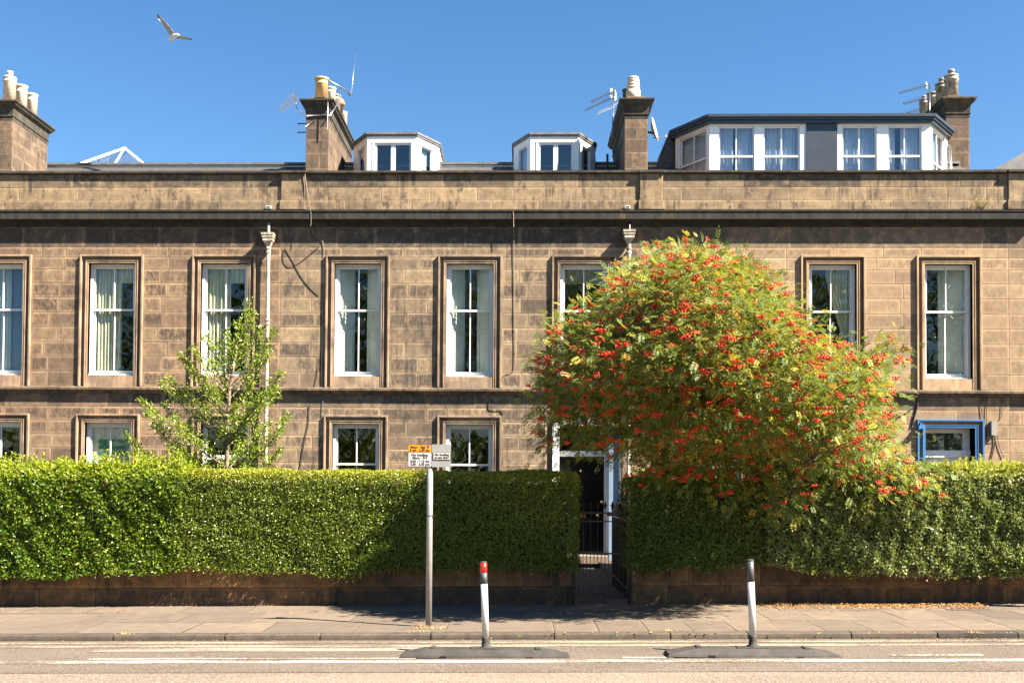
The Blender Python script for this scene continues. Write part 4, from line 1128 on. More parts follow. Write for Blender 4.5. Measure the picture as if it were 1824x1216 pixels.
b = MB(); b.prism([(bx0-.03, by0-.05, z0_+.96), (bx0-.03, by1+.04, z0_+.96), (bx0-.03, by1+.04, z0_+1.05), (bx0-.03, by0+.1, z0_+1.02), (bx0-.03, by0-.05, z0_+.98)], (bx1-bx0+.06, 0, 0)); b.tube([(bx0+.03, by1+.08, z0_+1.0), (bx1-.03, by1+.08, z0_+1.0)], .016, 8); b.build('lid', BINM, t)
for s_ in (bx0+.03, bx1-.03):
    b = MB(); b.tube([(s_-.02, by1-.03, z0_+.08), (s_+.02, by1-.03, z0_+.08)], .10, 16); b.build('wheel', IRON, t)

# ------------------------------------------------------------------ hedges
def hedge(label, xa, xb, ya, yb, zb, zt, n, L, mat, seed, fuzz=.0, dens_top=1.0, disp=.06, new=.12, rad=.16, zbfun=None, wild=.5, gap=0.0, cover=None):
    r = np.random.default_rng(seed)
    t = thing('hedge', label, 'hedge', ((xa+xb)/2, (ya+yb)/2, (zb+.3)), 'hedges behind the garden walls')
    hf, wf = zt-zb, yb-ya
    per = hf+wf+hf*.25          # front, top, part of back
    nf = int(n)
    s = r.uniform(0, per, nf); x = r.uniform(xa, xb, nf)
    # end caps
    ne = int(nf*.06)
    y = np.zeros(nf); z = np.zeros(nf); nn = np.zeros((nf, 3))
    m1 = s < hf; y[m1] = ya; z[m1] = zb+s[m1]; nn[m1] = (0, -1, 0)
    m2 = (s >= hf) & (s < hf+wf); y[m2] = ya+(s[m2]-hf); z[m2] = zt; nn[m2] = (0, 0, 1)
    m3 = s >= hf+wf; y[m3] = yb; z[m3] = zt-(s[m3]-hf-wf); nn[m3] = (0, 1, 0)
    # rounded top-front edge
    dz = zt-z; dy = y-ya; cor = (dz < rad) & (dy < rad)
    cx = np.stack([dy-rad, rad-dz], 1); ln = np.linalg.norm(cx, axis=1)+1e-6
    yy = ya+rad+cx[:, 0]/ln*rad; zz_ = zt-rad+cx[:, 1]/ln*rad
    y = np.where(cor, yy, y); z = np.where(cor, zz_, z)
    nn[cor] = np.stack([np.zeros(cor.sum()), cx[cor, 0]/ln[cor], cx[cor, 1]/ln[cor]], 1)
    # ends
    xe = np.where(r.random(ne) < .5, xa, xb); ye = r.uniform(ya, yb, ne); ze = r.uniform(zb, zt, ne)
    x = np.concatenate([x, xe]); y = np.concatenate([y, ye]); z = np.concatenate([z, ze])
    nn = np.concatenate([nn, np.stack([np.where(xe < (xa+xb)/2, -1, 1), np.zeros(ne), np.zeros(ne)], 1)])
    N_ = len(x)
    if zbfun is not None:
        low = zbfun(x); keep = z > low + r.normal(0, .025, N_)
    else: keep = np.ones(N_, bool)
    bumpv = disp*snoise(x, y, z, 2.2, seed)+disp*.55*snoise(x, y, z, 7.5, seed+1)+(.012+disp*.25)*snoise(x, y, z, 19, seed+3)
    depth = bumpv - np.abs(r.normal(0, .045, N_)) + .03
    P = np.stack([x, y, z], 1)+nn*depth[:, None]
    hole = snoise(x, y, z, 4.5, seed+5)
    if gap: keep &= ~((hole > 1.25-gap) & (r.random(N_) < .8))
    P, nn, z = P[keep], nn[keep], z[keep]; N_ = len(P)
    rd = unit(r.normal(size=(N_, 3)))
    D = unit(nn*.55+rd*1.0+np.array([0, 0, .25])); U = unit(nn+unit(r.normal(size=(N_, 3)))*wild)
    U = unit(U-D*np.sum(U*D, 1, keepdims=True)+1e-4)
    Ls = L*r.uniform(.65, 1.3, N_); V, Fc = leaf_arrays(P, D, U, Ls, Ls*r.uniform(.45, .62, N_))
    g = np.clip(r.random(N_)*.75+.25*snoise(P[:, 0], P[:, 1], P[:, 2], 1.3, seed+2), 0, 1)
    topf = np.clip((z-(zt-.16-.03*snoise(P[:, 0], P[:, 1], 0, 3, seed+4)))/.14, 0, 1)*r.uniform(.3, 1, N_)
    ng = np.clip(topf*1.0+(r.random(N_) < new)*r.uniform(.2, .8, N_), 0, 1)
    dd_ = np.clip((r.random(N_) < .035)*1.0 + (snoise(P[:, 0], P[:, 1], P[:, 2], 3.4, seed+12) > 1.25)*(r.random(N_) < .45), 0, 1)*r.uniform(.5, 1, N_)
    parts = [(V, Fc, np.stack([g, ng, dd_, g*0+1], 1))]
    # upright new shoots
    if fuzz:
        ns_ = int((xb-xa)*(95 if fuzz > .1 else 45)); sx = r.uniform(xa, xb, ns_); sy = r.uniform(ya+.02, yb, ns_)
        hg = fuzz*r.uniform(.3, 1.0, ns_)*(1+.5*snoise(sx, sy, 0, 1.5, seed+9))
        hg = np.clip(hg, .02, 1)
        k = 16
        q = np.repeat(np.stack([sx, sy, np.full(ns_, zt-.02)], 1), k, 0)
        lean = np.repeat(r.normal(0, .12, (ns_, 2)), k, 0); f = np.tile(np.linspace(0.05, 1, k), ns_); hh = np.repeat(hg, k)
        q[:, 2] += f*hh; q[:, 0] += lean[:, 0]*f*hh*1.5; q[:, 1] += lean[:, 1]*f*hh*1.5
        a = r.uniform(0, 6.28, len(q)); D2 = unit(np.stack([np.cos(a), np.sin(a), np.full(len(q), .8)], 1)); U2 = unit(np.stack([-np.cos(a)*.8, -np.sin(a)*.8, np.ones(len(q))], 1))
        L2 = L*r.uniform(.7, 1.2, len(q)); V2_, F2 = leaf_arrays(q, D2, U2, L2, L2*.5)
        parts.append((V2_, F2, np.stack([r.random(len(q)), r.uniform(.5, 1, len(q)), q[:, 0]*0, q[:, 0]*0+1], 1)))
    VV, FF, LL, o = [], [], [], 0
    for a, f, c in parts: VV.append(a); FF.append(f+o); LL.append(rep4(c)); o += len(a)
    np_mesh('foliage', np.concatenate(VV), np.concatenate(FF), mat, t, np.concatenate(LL))
    # twiggy core
    b = MB(); nx = int((xb-xa)/.15); prof = [(ya+.13, zb+.03), (ya+.13, zt-.20), (ya+.24, zt-.13), (yb-.12, zt-.13), (yb-.12, zb+.03)]
    for i in range(nx+1):
        x = xa+.12+(xb-xa-.24)*i/nx
        low = float(zbfun(np.array([x]))[0])-zb if zbfun is not None else 0
        for j, (yy_, z_) in enumerate(prof):
            b.v.append((x, yy_+R.uniform(-.04, .04), z_+(low if j in (0, 4) else 0)+R.uniform(-.03, .03)))
    m_ = len(prof)
    for i in range(nx):
        for j in range(m_):
            j2 = (j+1) % m_; b.f.append((i*m_+j, i*m_+j2, (i+1)*m_+j2, (i+1)*m_+j)); b.m.append(0)
    b.f.append(tuple(range(m_-1, -1, -1))); b.m.append(0); b.f.append(tuple(nx*m_+j for j in range(m_))); b.m.append(0)
    b.build('branches', TWIG, t)
    # stems to the ground
    b = MB(); x = xa+.2
    while x < xb-.1:
        zg = -.03+G(x); y = (ya+yb)/2+.25; b.tube([(x, y, zg), (x+R.uniform(-.05, .05), y-.03, zb+.15), (x+R.uniform(-.1, .1), y, zb+.5)], [.022, .018, .012], 6); x += .33
    b.build('stems', BARK, t, True)
    return t
hedge('unseen dark hedge beside the path, placed and lengthened to shade it', 2.36, 3.0, 16.2, 22.8, .0, 1.95, 22000, .05, LF_DARK, 25, disp=.05, zbfun=lambda x: 0*x+.05, rad=.15)  # side hedge out of view, position and length set to shade the path
zt_h = Z(843, 15.05, 660)
XL = X(310, 15, 930); XG = X(1027, 15, 930); XG2 = X(1119, 15, 930); XR2 = X(1368, 15, 930)
def zb1(x): return .50+G(x)*1.0+.05*snoise(x, 0, 0, 2.2, 3)-.10*np.exp(-((x+6.9)/.9)**2)-.07*np.exp(-((x+2.6)/.5)**2)+.0*x
hedge('loose leafy hedge at far left with bright shaggy shoots on top', -8.4, XL+.12, 14.98, 15.95, .33, Z(838, 15.05, 150), 78000, .050, LF_LOOSE, 21, fuzz=.26, disp=.075, new=.22, zbfun=zb1, wild=.75, rad=.22, gap=.25)
hedge('long neatly clipped green hedge left of the gate, behind the sign post', XL-.05, XG, 14.98, 15.90, .33, zt_h, 118000, .034, LF_TRIM, 22, fuzz=.03, disp=.032, new=.06, zbfun=zb1, wild=.6, rad=.13, gap=.03)
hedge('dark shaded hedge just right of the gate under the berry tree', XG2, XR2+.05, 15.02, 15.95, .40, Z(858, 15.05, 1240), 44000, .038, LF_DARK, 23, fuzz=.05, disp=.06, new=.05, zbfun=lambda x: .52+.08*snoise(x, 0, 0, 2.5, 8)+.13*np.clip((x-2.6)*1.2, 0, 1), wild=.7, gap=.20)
hedge('tall pale-leaved hedge at far right with shaggy bright top', XR2-.02, 8.3, 14.90, 15.95, .40, Z(835, 15.0, 1700), 82000, .047, LF_PALE, 24, fuzz=.20, disp=.085, new=.12, zbfun=lambda x: .50+.05*snoise(x, 0, 0, 2.5, 9)+.10*np.clip((4.6-x), 0, 1), wild=.7, rad=.25, gap=.30)

# ------------------------------------------------------------------ rowan tree
def in_poly(px, pz, poly):
    ins = np.zeros(len(px), bool); n = len(poly)
    for i in range(n):
        x1, z1 = poly[i]; x2, z2 = poly[(i+1) % n]
        c = ((z1 > pz) != (z2 > pz)) & (px < (x2-x1)*(pz-z1)/(z2-z1+1e-12)+x1); ins ^= c
    return ins
def dist_poly(px, pz, poly):
    d = np.full(len(px), 1e9); n = len(poly)
    for i in range(n):
        a = np.array(poly[i]); b_ = np.array(poly[(i+1) % n]); ab = b_-a
        t_ = np.clip(((px-a[0])*ab[0]+(pz-a[1])*ab[1])/(ab@ab), 0, 1)
        d = np.minimum(d, np.hypot(px-(a[0]+t_*ab[0]), pz-(a[1]+t_*ab[1])))
    return d
YT = 15.6
out_px = [(962,690),(975,610),(1005,575),(1040,545),(1090,505),(1125,470),(1165,442),(1220,440),(1285,455),(1345,470),(1385,520),(1425,575),(1470,615),(1530,632),(1575,640),(1580,690),(1568,740),(1580,790),(1625,835),(1610,855),(1545,850),(1480,862),(1440,880),(1385,880),(1330,868),(1270,868),(1200,858),(1135,850),(1105,815),(1085,822),(1050,795),(1005,780),(985,750),(960,735)]
poly = [(pt(u, v, YT).x, pt(u, v, YT).z) for u, v in out_px]
r = np.random.default_rng(5)
xs0, xs1 = min(p[0] for p in poly), max(p[0] for p in poly); zs0, zs1 = min(p[1] for p in poly), max(p[1] for p in poly)
cx = r.uniform(xs0, xs1, 9000); cz = r.uniform(zs0, zs1, 9000)
k = in_poly(cx, cz, poly); cx, cz = cx[k], cz[k]; d = dist_poly(cx, cz, poly)
thk = 2.15*np.sqrt(np.clip(1-(1-np.clip(d/1.7, 0, 1))**2, 0, 1))+.12
lowf = np.clip((2.35-cz)/.5, 0, 1); yc0 = YT - .80*lowf - .15*(cz > 3) - .55*np.clip(1-(cx-xs0)/2.2, 0, 1)*(cz < 3.6)
thk = np.where(lowf > 0, thk*(1-.72*lowf), thk)*np.clip(.62+(cx-xs0)/5.0, .62, 1)
s_ = np.where(r.random(len(cx)) < .76, -np.sqrt(r.uniform(.35, 1.0, len(cx))), r.uniform(-.6, 1.0, len(cx)))
cy = yc0+thk*s_*np.where((s_ < 0) & (cz > 2.3), 1.42, .9)
C = np.stack([cx, cy, cz], 1)
RMn = np.array(RM); q_ = (C-np.array(EYE)) @ RMn; pu = PPX+F*q_[:, 0]/-q_[:, 2]; pv = PPY-F*q_[:, 1]/-q_[:, 2]
okp = in_poly(pu, pv, out_px) & (dist_poly(pu, pv, out_px) > np.where(pv < 540, 21, 13)); C = C[okp]
# poisson-like thinning
sel = []
for i in range(len(C)):
    if len(sel) >= 640: break
    if all((np.abs(C[i]-C[j]).max() > .0) and np.linalg.norm(C[i]-C[j]) > .285 for j in sel): sel.append(i)
C = C[sel]
# stray sprays at the outline
extra = [(962,688,15.3),(975,650,15.2),(1578,622,15.4),(1578,650,15.3),(1000,595,15.4),(1240,462,15.5),(1190,462,15.5),(1150,472,15.5),(1280,470,15.6),(1090,515,15.3),(1628,848,14.7),(1640,862,14.6),(1600,862,14.6),(1560,868,14.5),(1112,500,15.5),(1340,490,15.5),(970,765,15.2),(985,790,15.2),(1410,890,14.5),(1375,893,14.5),(1285,880,14.5)]
C = np.concatenate([C, np.array([tuple(pt(*e)) for e in extra])])
cen = np.array([2.9, YT, 3.0])
ROW = thing('rowan_tree', 'broad rowan tree laden with red berries leaning over the hedge and pavement', 'tree', (2.35, 16.5, .03))
# skeleton
b = MB()
base = Vector((2.35, 16.5, -.02)); fork = Vector((2.25, 16.3, 1.6))
b2 = Vector((4.15, 16.3, .02))
stems = []
def limb(pts_, r0, r1, n=8):
    Q = []
    P = [Vector(p) for p in pts_]
    for i in range(len(P)-1):
        p0 = P[max(i-1, 0)]; p1 = P[i]; p2 = P[i+1]; p3 = P[min(i+2, len(P)-1)]
        for k_ in range(5):
            t_ = k_/5; Q.append(.5*((2*p1)+(-p0+p2)*t_+(2*p0-5*p1+4*p2-p3)*t_*t_+(-p0+3*p1-3*p2+p3)*t_**3))
    Q.append(P[-1]); m_ = len(Q)
    rr = [r0+(r1-r0)*i/(m_-1) for i in range(m_)]
    b.tube(Q, rr, n); stems.extend([(q, rr[i]) for i, q in enumerate(Q)])
pp = lambda u, v, y: tuple(pt(u, v, y))
limb([base, (2.3, 16.45, .9), pp(1180, 800, 16.2), pp(1178, 740, 16.0)], .115, .085)
limb([(4.15, 16.35, -.02), pp(1372, 960, 16.0), pp(1350, 850, 15.9), pp(1315, 760, 15.8), pp(1270, 700, 15.6)], .10, .05)
limb([pp(1178, 740, 16.0), pp(1150, 690, 15.8), pp(1110, 640, 15.5), pp(1060, 590, 15.3)], .07, .02)
limb([pp(1178, 740, 16.0), pp(1190, 650, 16.0), pp(1200, 560, 15.8), pp(1215, 470, 15.6)], .08, .02)
limb([pp(1190, 650, 16.0), pp(1260, 580, 15.9), pp(1330, 520, 15.8)], .06, .018)
limb([pp(1178, 740, 16.0), pp(1260, 690, 15.5), pp(1380, 640, 15.2), pp(1480, 640, 15.1), pp(1560, 640, 15.2)], .065, .016)
limb([pp(1178, 740, 16.0), pp(1120, 740, 15.3), pp(1050, 720, 14.9), pp(975, 700, 15.1)], .055, .015)
limb([pp(1178, 740, 16.0), pp(1200, 720, 15.0), pp(1230, 700, 14.3), pp(1260, 720, 13.8)], .055, .018)
limb([pp(1315, 760, 15.8), pp(1400, 760, 15.3), pp(1500, 760, 15.0), pp(1600, 820, 14.8)], .05, .015)
limb([pp(1350, 850, 15.9), pp(1380, 800, 15.2), pp(1420, 790, 14.4), pp(1440, 830, 13.9)], .04, .015)
limb([pp(1190, 650, 16.0), pp(1200, 600, 16.7), pp(1250, 560, 17.2)], .05, .02)
limb([pp(1110, 640, 15.5), pp(1090, 600, 14.6), pp(1120, 590, 14.0)], .04, .015)
limb([pp(1260, 690, 15.5), pp(1320, 620, 14.6), pp(1360, 610, 13.9)], .045, .015)
SP = np.array([tuple(q) for q, _ in stems])
for c_ in C:
    i = int(np.argmin(np.linalg.norm(SP-c_, axis=1)+.15*np.maximum(SP[:, 2]-c_[2], 0)))
    a = Vector(SP[i]); e = Vector(c_); m_ = a.lerp(e, .5)+Vector((R.uniform(-.08, .08), R.uniform(-.08, .08), R.uniform(0, .12)))
    b.tube([a, m_, e], [min(stems[i][1]*.5, .013), .008, .003], 5, cap=False)
b.build('trunk', BARK, ROW, True)
def compound(C, per, r, L0=.15, spread=.165):
    """pinnate leaves radiating from clump centres"""
    n = len(C)*per; cc = np.repeat(C, per, 0); off = r.normal(size=(n, 3))*spread*np.array([1, 1, .8])
    P = cc+off; outw = unit(off+(cc-cen)*.12*np.array([1, 1, .5])+1e-4)
    D = unit(outw+r.normal(size=(n, 3))*.5+np.array([0, 0, -.15]))
    U = unit(np.array([0, 0, 1.])+r.normal(size=(n, 3))*.45+np.array([.25, -.3, 0])); S = unit(np.cross(D, U)); U = unit(np.cross(S, D))
    L = L0*r.uniform(.7, 1.2, n)
    Vs, Fs, Ls, o = [], [], [], 0
    rnd = r.random(n); org = np.where(r.random(n) < .07, r.uniform(.3, .8, n), 0); ng = np.where(r.random(n) < .17, r.uniform(.3, 1, n), r.uniform(0, .15, n))
    ng = np.clip(ng+.30*(snoise(P[:, 0], P[:, 1], P[:, 2], 1.4, 77) > .75)*r.random(n), 0, 1)
    for j in range(6):
        f = .18+.15*j
        for sd in ((-1, 1) if j < 5 else (0,)):
            q = P+D*(L*f)[:, None]-U*(L*.25*f*f)[:, None]
            dd = unit(S*sd*1.0+D*.45+r.normal(size=(n, 3))*.08) if sd else D
            uu_ = unit(U-dd*np.sum(U*dd, 1, keepdims=True))
            ll = L*.42*(1-.25*abs(f-.5))
            V, Fc = leaf_arrays(q, dd, uu_, ll, ll*.36, .06)
            Vs.append(V); Fs.append(Fc+o); o += len(V); Ls.append(rep4(np.stack([np.clip(rnd+r.normal(0, .1, n), 0, 1), ng, org, rnd*0+1], 1)))
    return np.concatenate(Vs), np.concatenate(Fs), np.concatenate(Ls)
V, Fc, Lf = compound(C, 46, r, L0=.12)
np_mesh('crown', V, Fc, LF_ROWAN, ROW, Lf)
# berry clusters
def ico():
    t_ = (1+5**.5)/2; v = np.array([(-1,t_,0),(1,t_,0),(-1,-t_,0),(1,-t_,0),(0,-1,t_),(0,1,t_),(0,-1,-t_),(0,1,-t_),(t_,0,-1),(t_,0,1),(-t_,0,-1),(-t_,0,1)])/math.hypot(1, t_)
    f = np.array([(0,11,5),(0,5,1),(0,1,7),(0,7,10),(0,10,11),(1,5,9),(5,11,4),(11,10,2),(10,7,6),(7,1,8),(3,9,4),(3,4,2),(3,2,6),(3,6,8),(3,8,9),(4,9,5),(2,4,11),(6,2,10),(8,6,7),(9,8,1)])
    return v, f
iv, if_ = ico()
def cluster_arr(center, r, nb=14, rad=.0108, sp=.026):
    q = r.normal(size=(nb, 3))*np.array([sp, sp, sp*.55]); V = (q[:, None, :]+iv[None]*rad).reshape(-1, 3)+center
    Fc = (if_[None]+np.arange(nb)[:, None, None]*12).reshape(-1, 3); return V, Fc
bp = []
for c_ in C:
    for _ in range(r.integers(1, 6)):
        o_ = unit((np.array([[0, -1.0, -.05]])+(c_-cen)[None]*.25+r.normal(size=(1, 3))*.55))[0]*r.uniform(.16, .34); bp.append(c_+o_)
bp = np.array(bp); order = np.argsort(bp[:, 1]); bp = bp[order]
def with_stalks(V, Fc):
    nb = len(V)//12; c0 = len(V); V = np.concatenate([V, np.zeros((1, 3))+[0, 0, .03]]); st_ = np.array([(c0, i*12, i*12+1) for i in range(nb)]); return V, np.concatenate([Fc, st_])
protos = []
for i in range(4):
    V, Fc = with_stalks(*cluster_arr(np.zeros(3), r, 22 if i % 2 else 16)); me_o = np_mesh('berry_cluster', V, Fc, BERRY if i else BERRYD, None, smooth=True); protos.append(me_o)
for i in range(100):
    src = protos[i % 4]
    o = src if i < 4 else src.copy()
    if i >= 4: COL.objects.link(o)
    o.parent = ROW; o.matrix_parent_inverse = Matrix.Identity(4); o.location = Vector(bp[i])-ROW.location; o.rotation_euler = (0, 0, R.uniform(0, 6))
VV, FF, o = [], [], 0
for c_ in bp[100:]:
    V, Fc = cluster_arr(c_, r, 18); VV.append(V); FF.append(Fc+o); o += len(V)
np_mesh('berries', np.concatenate(VV), np.concatenate(FF), BERRY, ROW, smooth=True, kind='stuff')

# ------------------------------------------------------------------ left broadleaf tree
HT = thing('small_tree', 'slender young tree with glossy bright green leaves behind the left hedge', 'tree', (X(408, 17.6, 900), 17.6, -.05))
b = MB(); Yh = 17.6
trk = [(408, 1000), (407, 900), (404, 830), (405, 760), (409, 690), (418, 640), (432, 590), (444, 545)]
P = [pt(u, v, Yh) for u, v in trk]; P[0].z = -.06
b.tube(P, [.05, .046, .040, .034, .028, .021, .013, .005], 8)
tips = [(443,538),(452,560),(425,575),(437,600),(405,590),(388,608),(365,600),(378,640),(322,632),(335,652),(300,672),(285,680),(330,690),(360,670),(250,712),(262,735),(290,718),(310,745),(275,760),(225,775),(240,800),(300,790),(320,800),(265,820),(340,760),(360,720),(385,700),(487,590),(478,615),(460,640),(480,628),(500,665),(488,690),(495,700),(470,700),(450,680),(512,742),(505,760),(480,750),(460,760),(440,740),(420,720),(500,800),(480,815),(455,800),(430,790),(380,800),(350,815),(400,660),(410,620),(395,760),(440,830),(370,830),(465,590),(345,620)]
LVp, LVd = [], []
rh = np.random.default_rng(9)
for i, (u, v) in enumerate(tips):
    y = Yh+R.uniform(-.75, .75)*(1 if v > 600 else .35)
    tip = pt(u, v, y)
    # start on trunk lower than the tip
    zt_ = tip.z - .55*abs(tip.x-P[2].x)-.35-R.uniform(0, .2)
    zt_ = max(zt_, .5); j = 0
    while j < len(P)-2 and P[j+1].z < zt_: j += 1
    f = min(max((zt_-P[j].z)/(P[j+1].z-P[j].z), 0), 1); s0 = P[j].lerp(P[j+1], f)
    m_ = s0.lerp(tip, .5)+Vector((0, 0, -.08)); b.tube([s0, m_, tip], [.014, .009, .003], 5, cap=False)
    Ln = (tip-s0).length; nl = int(75+Ln*175)
    for k_ in range(nl):
        t_ = 1-R.random()**1.3*.72; q = (s0*(1-t_)**2+2*t_*(1-t_)*m_+t_*t_*tip)
        d_ = (tip-s0).normalized()
        spd = .035+.06*(1-t_)
        LVp.append((q.x+R.gauss(0, spd), q.y+R.gauss(0, spd), q.z+R.gauss(0, spd))); LVd.append((d_.x, d_.y, d_.z+.2))
b.build('trunk', BARKL, HT, True)
LP = np.array(LVp); LD = unit(np.array(LVd)*.8+rh.normal(size=(len(LP), 3))*.8); LU = unit(np.array([0.2, -.35, .9])+rh.normal(size=(len(LP), 3))*.6)
LU = unit(LU-LD*np.sum(LU*LD, 1, keepdims=True)); Ls = .052*rh.uniform(.5, 1.35, len(LP))
V, Fc = leaf_arrays(LP, LD, LU, Ls, Ls*.5)
lf = np.stack([rh.random(len(LP)), np.clip(rh.normal(.12, .25, len(LP)), 0, 1), LP[:, 0]*0, LP[:, 0]*0+1], 1)
np_mesh('crown', V, Fc, LF_HOLLY, HT, rep4(lf))

# ------------------------------------------------------------------ trees across the road (mirrored in the panes)
rt = np.random.default_rng(40)
def park_tree(x, y, h, i):
    t = thing('street_tree', 'tall dark leafy tree across the road mirrored in the window panes', 'tree', (x, y, 0), 'trees across the road')
    b = MB(); b.tube([(x, y, -.5), (x+.2, y, 3), (x, y, 6), (x+.3, y, h*.75)], [.35, .28, .2, .06], 8)
    nc = 60; c = rt.normal(size=(nc, 3)); c = unit(c)*rt.uniform(.3, 1, (nc, 1))**.5*np.array([4.6, 3.6, h*.34])+np.array([x, y, h*.62])
    for q in c[::4]: b.tube([(x, y, 4+rt.random()*3), tuple(q)], [.1, .02], 5)
    b.build('trunk', BARK, t, True)
    n = 4200; P = c[rt.integers(0, nc, n)]+rt.normal(size=(n, 3))*.75; D = unit(rt.normal(size=(n, 3))); U = unit(np.cross(D, rt.normal(size=(n, 3)))); Ls = rt.uniform(.22, .42, n)
    V, Fc = leaf_arrays(P, D, U, Ls, Ls*.75); np_mesh('crown', V, Fc, LF_DARK, t, rep4(np.stack([rt.random(n), rt.random(n)*.3, np.zeros(n), np.ones(n)], 1)))
for i, (x, y, h) in enumerate([(-21, -14, 15.5), (-13.5, -15, 16.5), (-6, -13.5, 15.5), (1.5, -15, 16.8), (9, -14, 15.8), (17, -15, 15.2), (25, -14, 16)]): park_tree(x, y, h, i)

n = 15000; P = np.stack([rt.uniform(-45, 45, n), rt.uniform(-20, -17, n), rt.uniform(-.6, 4.6, n)], 1); P[:, 2] += .6*snoise(P[:, 0], 0, 0, .6, 3)  # shrub belt out of view, added to darken reflections in the lower panes
D = unit(rt.normal(size=(n, 3))); U = unit(np.cross(D, rt.normal(size=(n, 3)))); Ls = rt.uniform(.3, .6, n); V, Fc = leaf_arrays(P, D, U, Ls, Ls*.8)
tag(np_mesh('added_shrubs', V, Fc, LF_DARK, None, rep4(np.stack([rt.random(n), rt.random(n)*.1, np.zeros(n), np.ones(n)], 1))), 'unseen dark shrubs added across the road to darken lower window reflections', 'shrubs', kind='stuff')

# ------------------------------------------------------------------ sign post
yp = gpt(763.5, 1115).y; xp = gpt(763.5, 1115).x
SG = thing('sign_post', 'grey pole on the pavement carrying parking and loading plates', 'street sign', (xp, yp, G(xp)))
zt_ = Z(791, yp, 764)
b = MB(); b.lathe([(.038, -.1), (.038, zt_-.03), (.03, zt_-.025), (.0, zt_-.02)], (xp, yp, 0), 18)
b.build('pole', GREYP, SG, True)
b = MB(); b.lathe([(.039, 0), (.039, .012)], (xp, yp, pt(768, 919, yp).z), 16); b.box(xp+.03, xp+.05, yp-.02, yp+.02, pt(768, 921, yp).z, pt(768, 917, yp).z)
b.build('clamp', CABLE, SG)
yq = yp-.045
def rect(bb, u0, u1, v0, v1, y0, y1, mi=0):
    a, c = pt(u0, v0, yq), pt(u1, v1, yq); bb.box(a.x, c.x, y0, y1, c.z, a.z, mi)
b = MB(); rect(b, 769.5, 803, 791, 831.5, yq, yq+.004); b.build('backing_plate', GRS, SG)
b = MB(); rect(b, 727, 769, 791.5, 831, yq-.004, yq, 1); rect(b, 727.8, 768.2, 792.3, 805, yq-.006, yq-.004, 2); rect(b, 727.8, 768.2, 806, 830.2, yq-.006, yq-.004, 0)
sp1 = b.build('parking_plate', [WHS, BLKS, YELS], SG); b = MB(); rect(b, 771.5, 802.3, 805.3, 818.8, yq-.006, yq-.004, 1); rect(b, 772.3, 801.5, 806.1, 818.0, yq-.008, yq-.006, 0)
sp2 = b.build('loading_plate', [WHS, BLKS], SG)
def st(txt, u, v, size, par, y, sx=1.0): p = pt(u, v, yq); textmesh('lettering', txt, size, (p.x, y, p.z), BLKS, par, sx=sx, bold=.0016)
st('Mon - Sat', 744.5, 796.3, .045, sp1, yq-.0065, 1.05); st('8 am - 6.30 pm', 748, 801.6, .043, sp1, yq-.0065, .92)
st('No loading', 747.5, 810, .043, sp1, yq-.0065, 1.05); st('Mon - Fri', 747.8, 815.3, .043, sp1, yq-.0065, 1.1)
st('8.00 - 9.15 am', 748, 821.3, .043, sp1, yq-.0065, .95); st('4.30 - 6.30 pm', 748, 826.6, .043, sp1, yq-.0065, .95)
st('No loading', 787, 809.6, .040, sp2, yq-.0085, .98); st('at any time', 787, 814.6, .040, sp2, yq-.0085, .98)
p = pt(762.5, 795.6, yq); b = MB(); b.tube([(p.x, yq-.0075, p.z), (p.x, yq-.006, p.z)], .018, 16); b.build('spot', PURP, sp1)

S2 = thing('sign_post', 'grey sign post beyond the right edge whose shadow falls on the pavement', 'street sign', (8.75, 14.0, G(8.75)))
b = MB(); b.lathe([(.038, 0), (.038, 2.45), (.03, 2.46)], (8.75, 14.0, G(8.75)), 14); b.build('pole', GREYP, S2, True)
b = MB(); b.box(8.45, 9.05, 13.94, 13.955, 1.95, 2.5); b.build('sign_plate', GRS, S2)

# ------------------------------------------------------------------ lane separators and bollards
def separator(u0, u1, vb, label):
    a = gpt(u0, vb, -.07); c = gpt(u1, vb, -.07); y0 = (a.y+c.y)/2
    t = thing('lane_separator', label, 'kerb block', ((a.x+c.x)/2, y0, -.07+G(a.x)), 'lane separator blocks on the road')
    b = MB(); L = c.x-a.x; z0 = -.07; h = .082; e = L*.17; D_ = .32; s = .065
    P = [(a.x, y0, z0), (c.x, y0, z0), (c.x, y0+D_, z0), (a.x, y0+D_, z0),
         (a.x+.02, y0+.01, z0+.025), (c.x-.02, y0+.01, z0+.025), (c.x-.02, y0+D_-.01, z0+.025), (a.x+.02, y0+D_-.01, z0+.025),
         (a.x+e, y0+s, z0+h), (c.x-e, y0+s, z0+h), (c.x-e, y0+D_-s, z0+h), (a.x+e, y0+D_-s, z0+h)]
    b.add(P, [(3,2,1,0), (0,1,5,4), (1,2,6,5), (2,3,7,6), (3,0,4,7), (4,5,9,8), (5,6,10,9), (6,7,11,10), (7,4,8,11), (8,9,10,11)])
    # raised rims at the top and drain slots
    for xx in (a.x+e+.01, c.x-e-.06): b.box(xx, xx+.05, y0+s+.01, y0+D_-s-.01, z0+h-.003, z0+h+.012)
    xm_ = (a.x+c.x)/2
    b.box(xm_-.16, xm_+.16, y0+s+.02, y0+D_-s-.02, z0+h-.003, z0+h+.008)
    for f in (.255, .76): b.box(a.x+L*f-.035, a.x+L*f+.035, y0-.0025, y0+.03, z0+.002, z0+.018, 1)
    b.build('rubber_block', [PLGREY, IRON], t, shear=False).location.z += G(xm_)
    return t, y0+.2
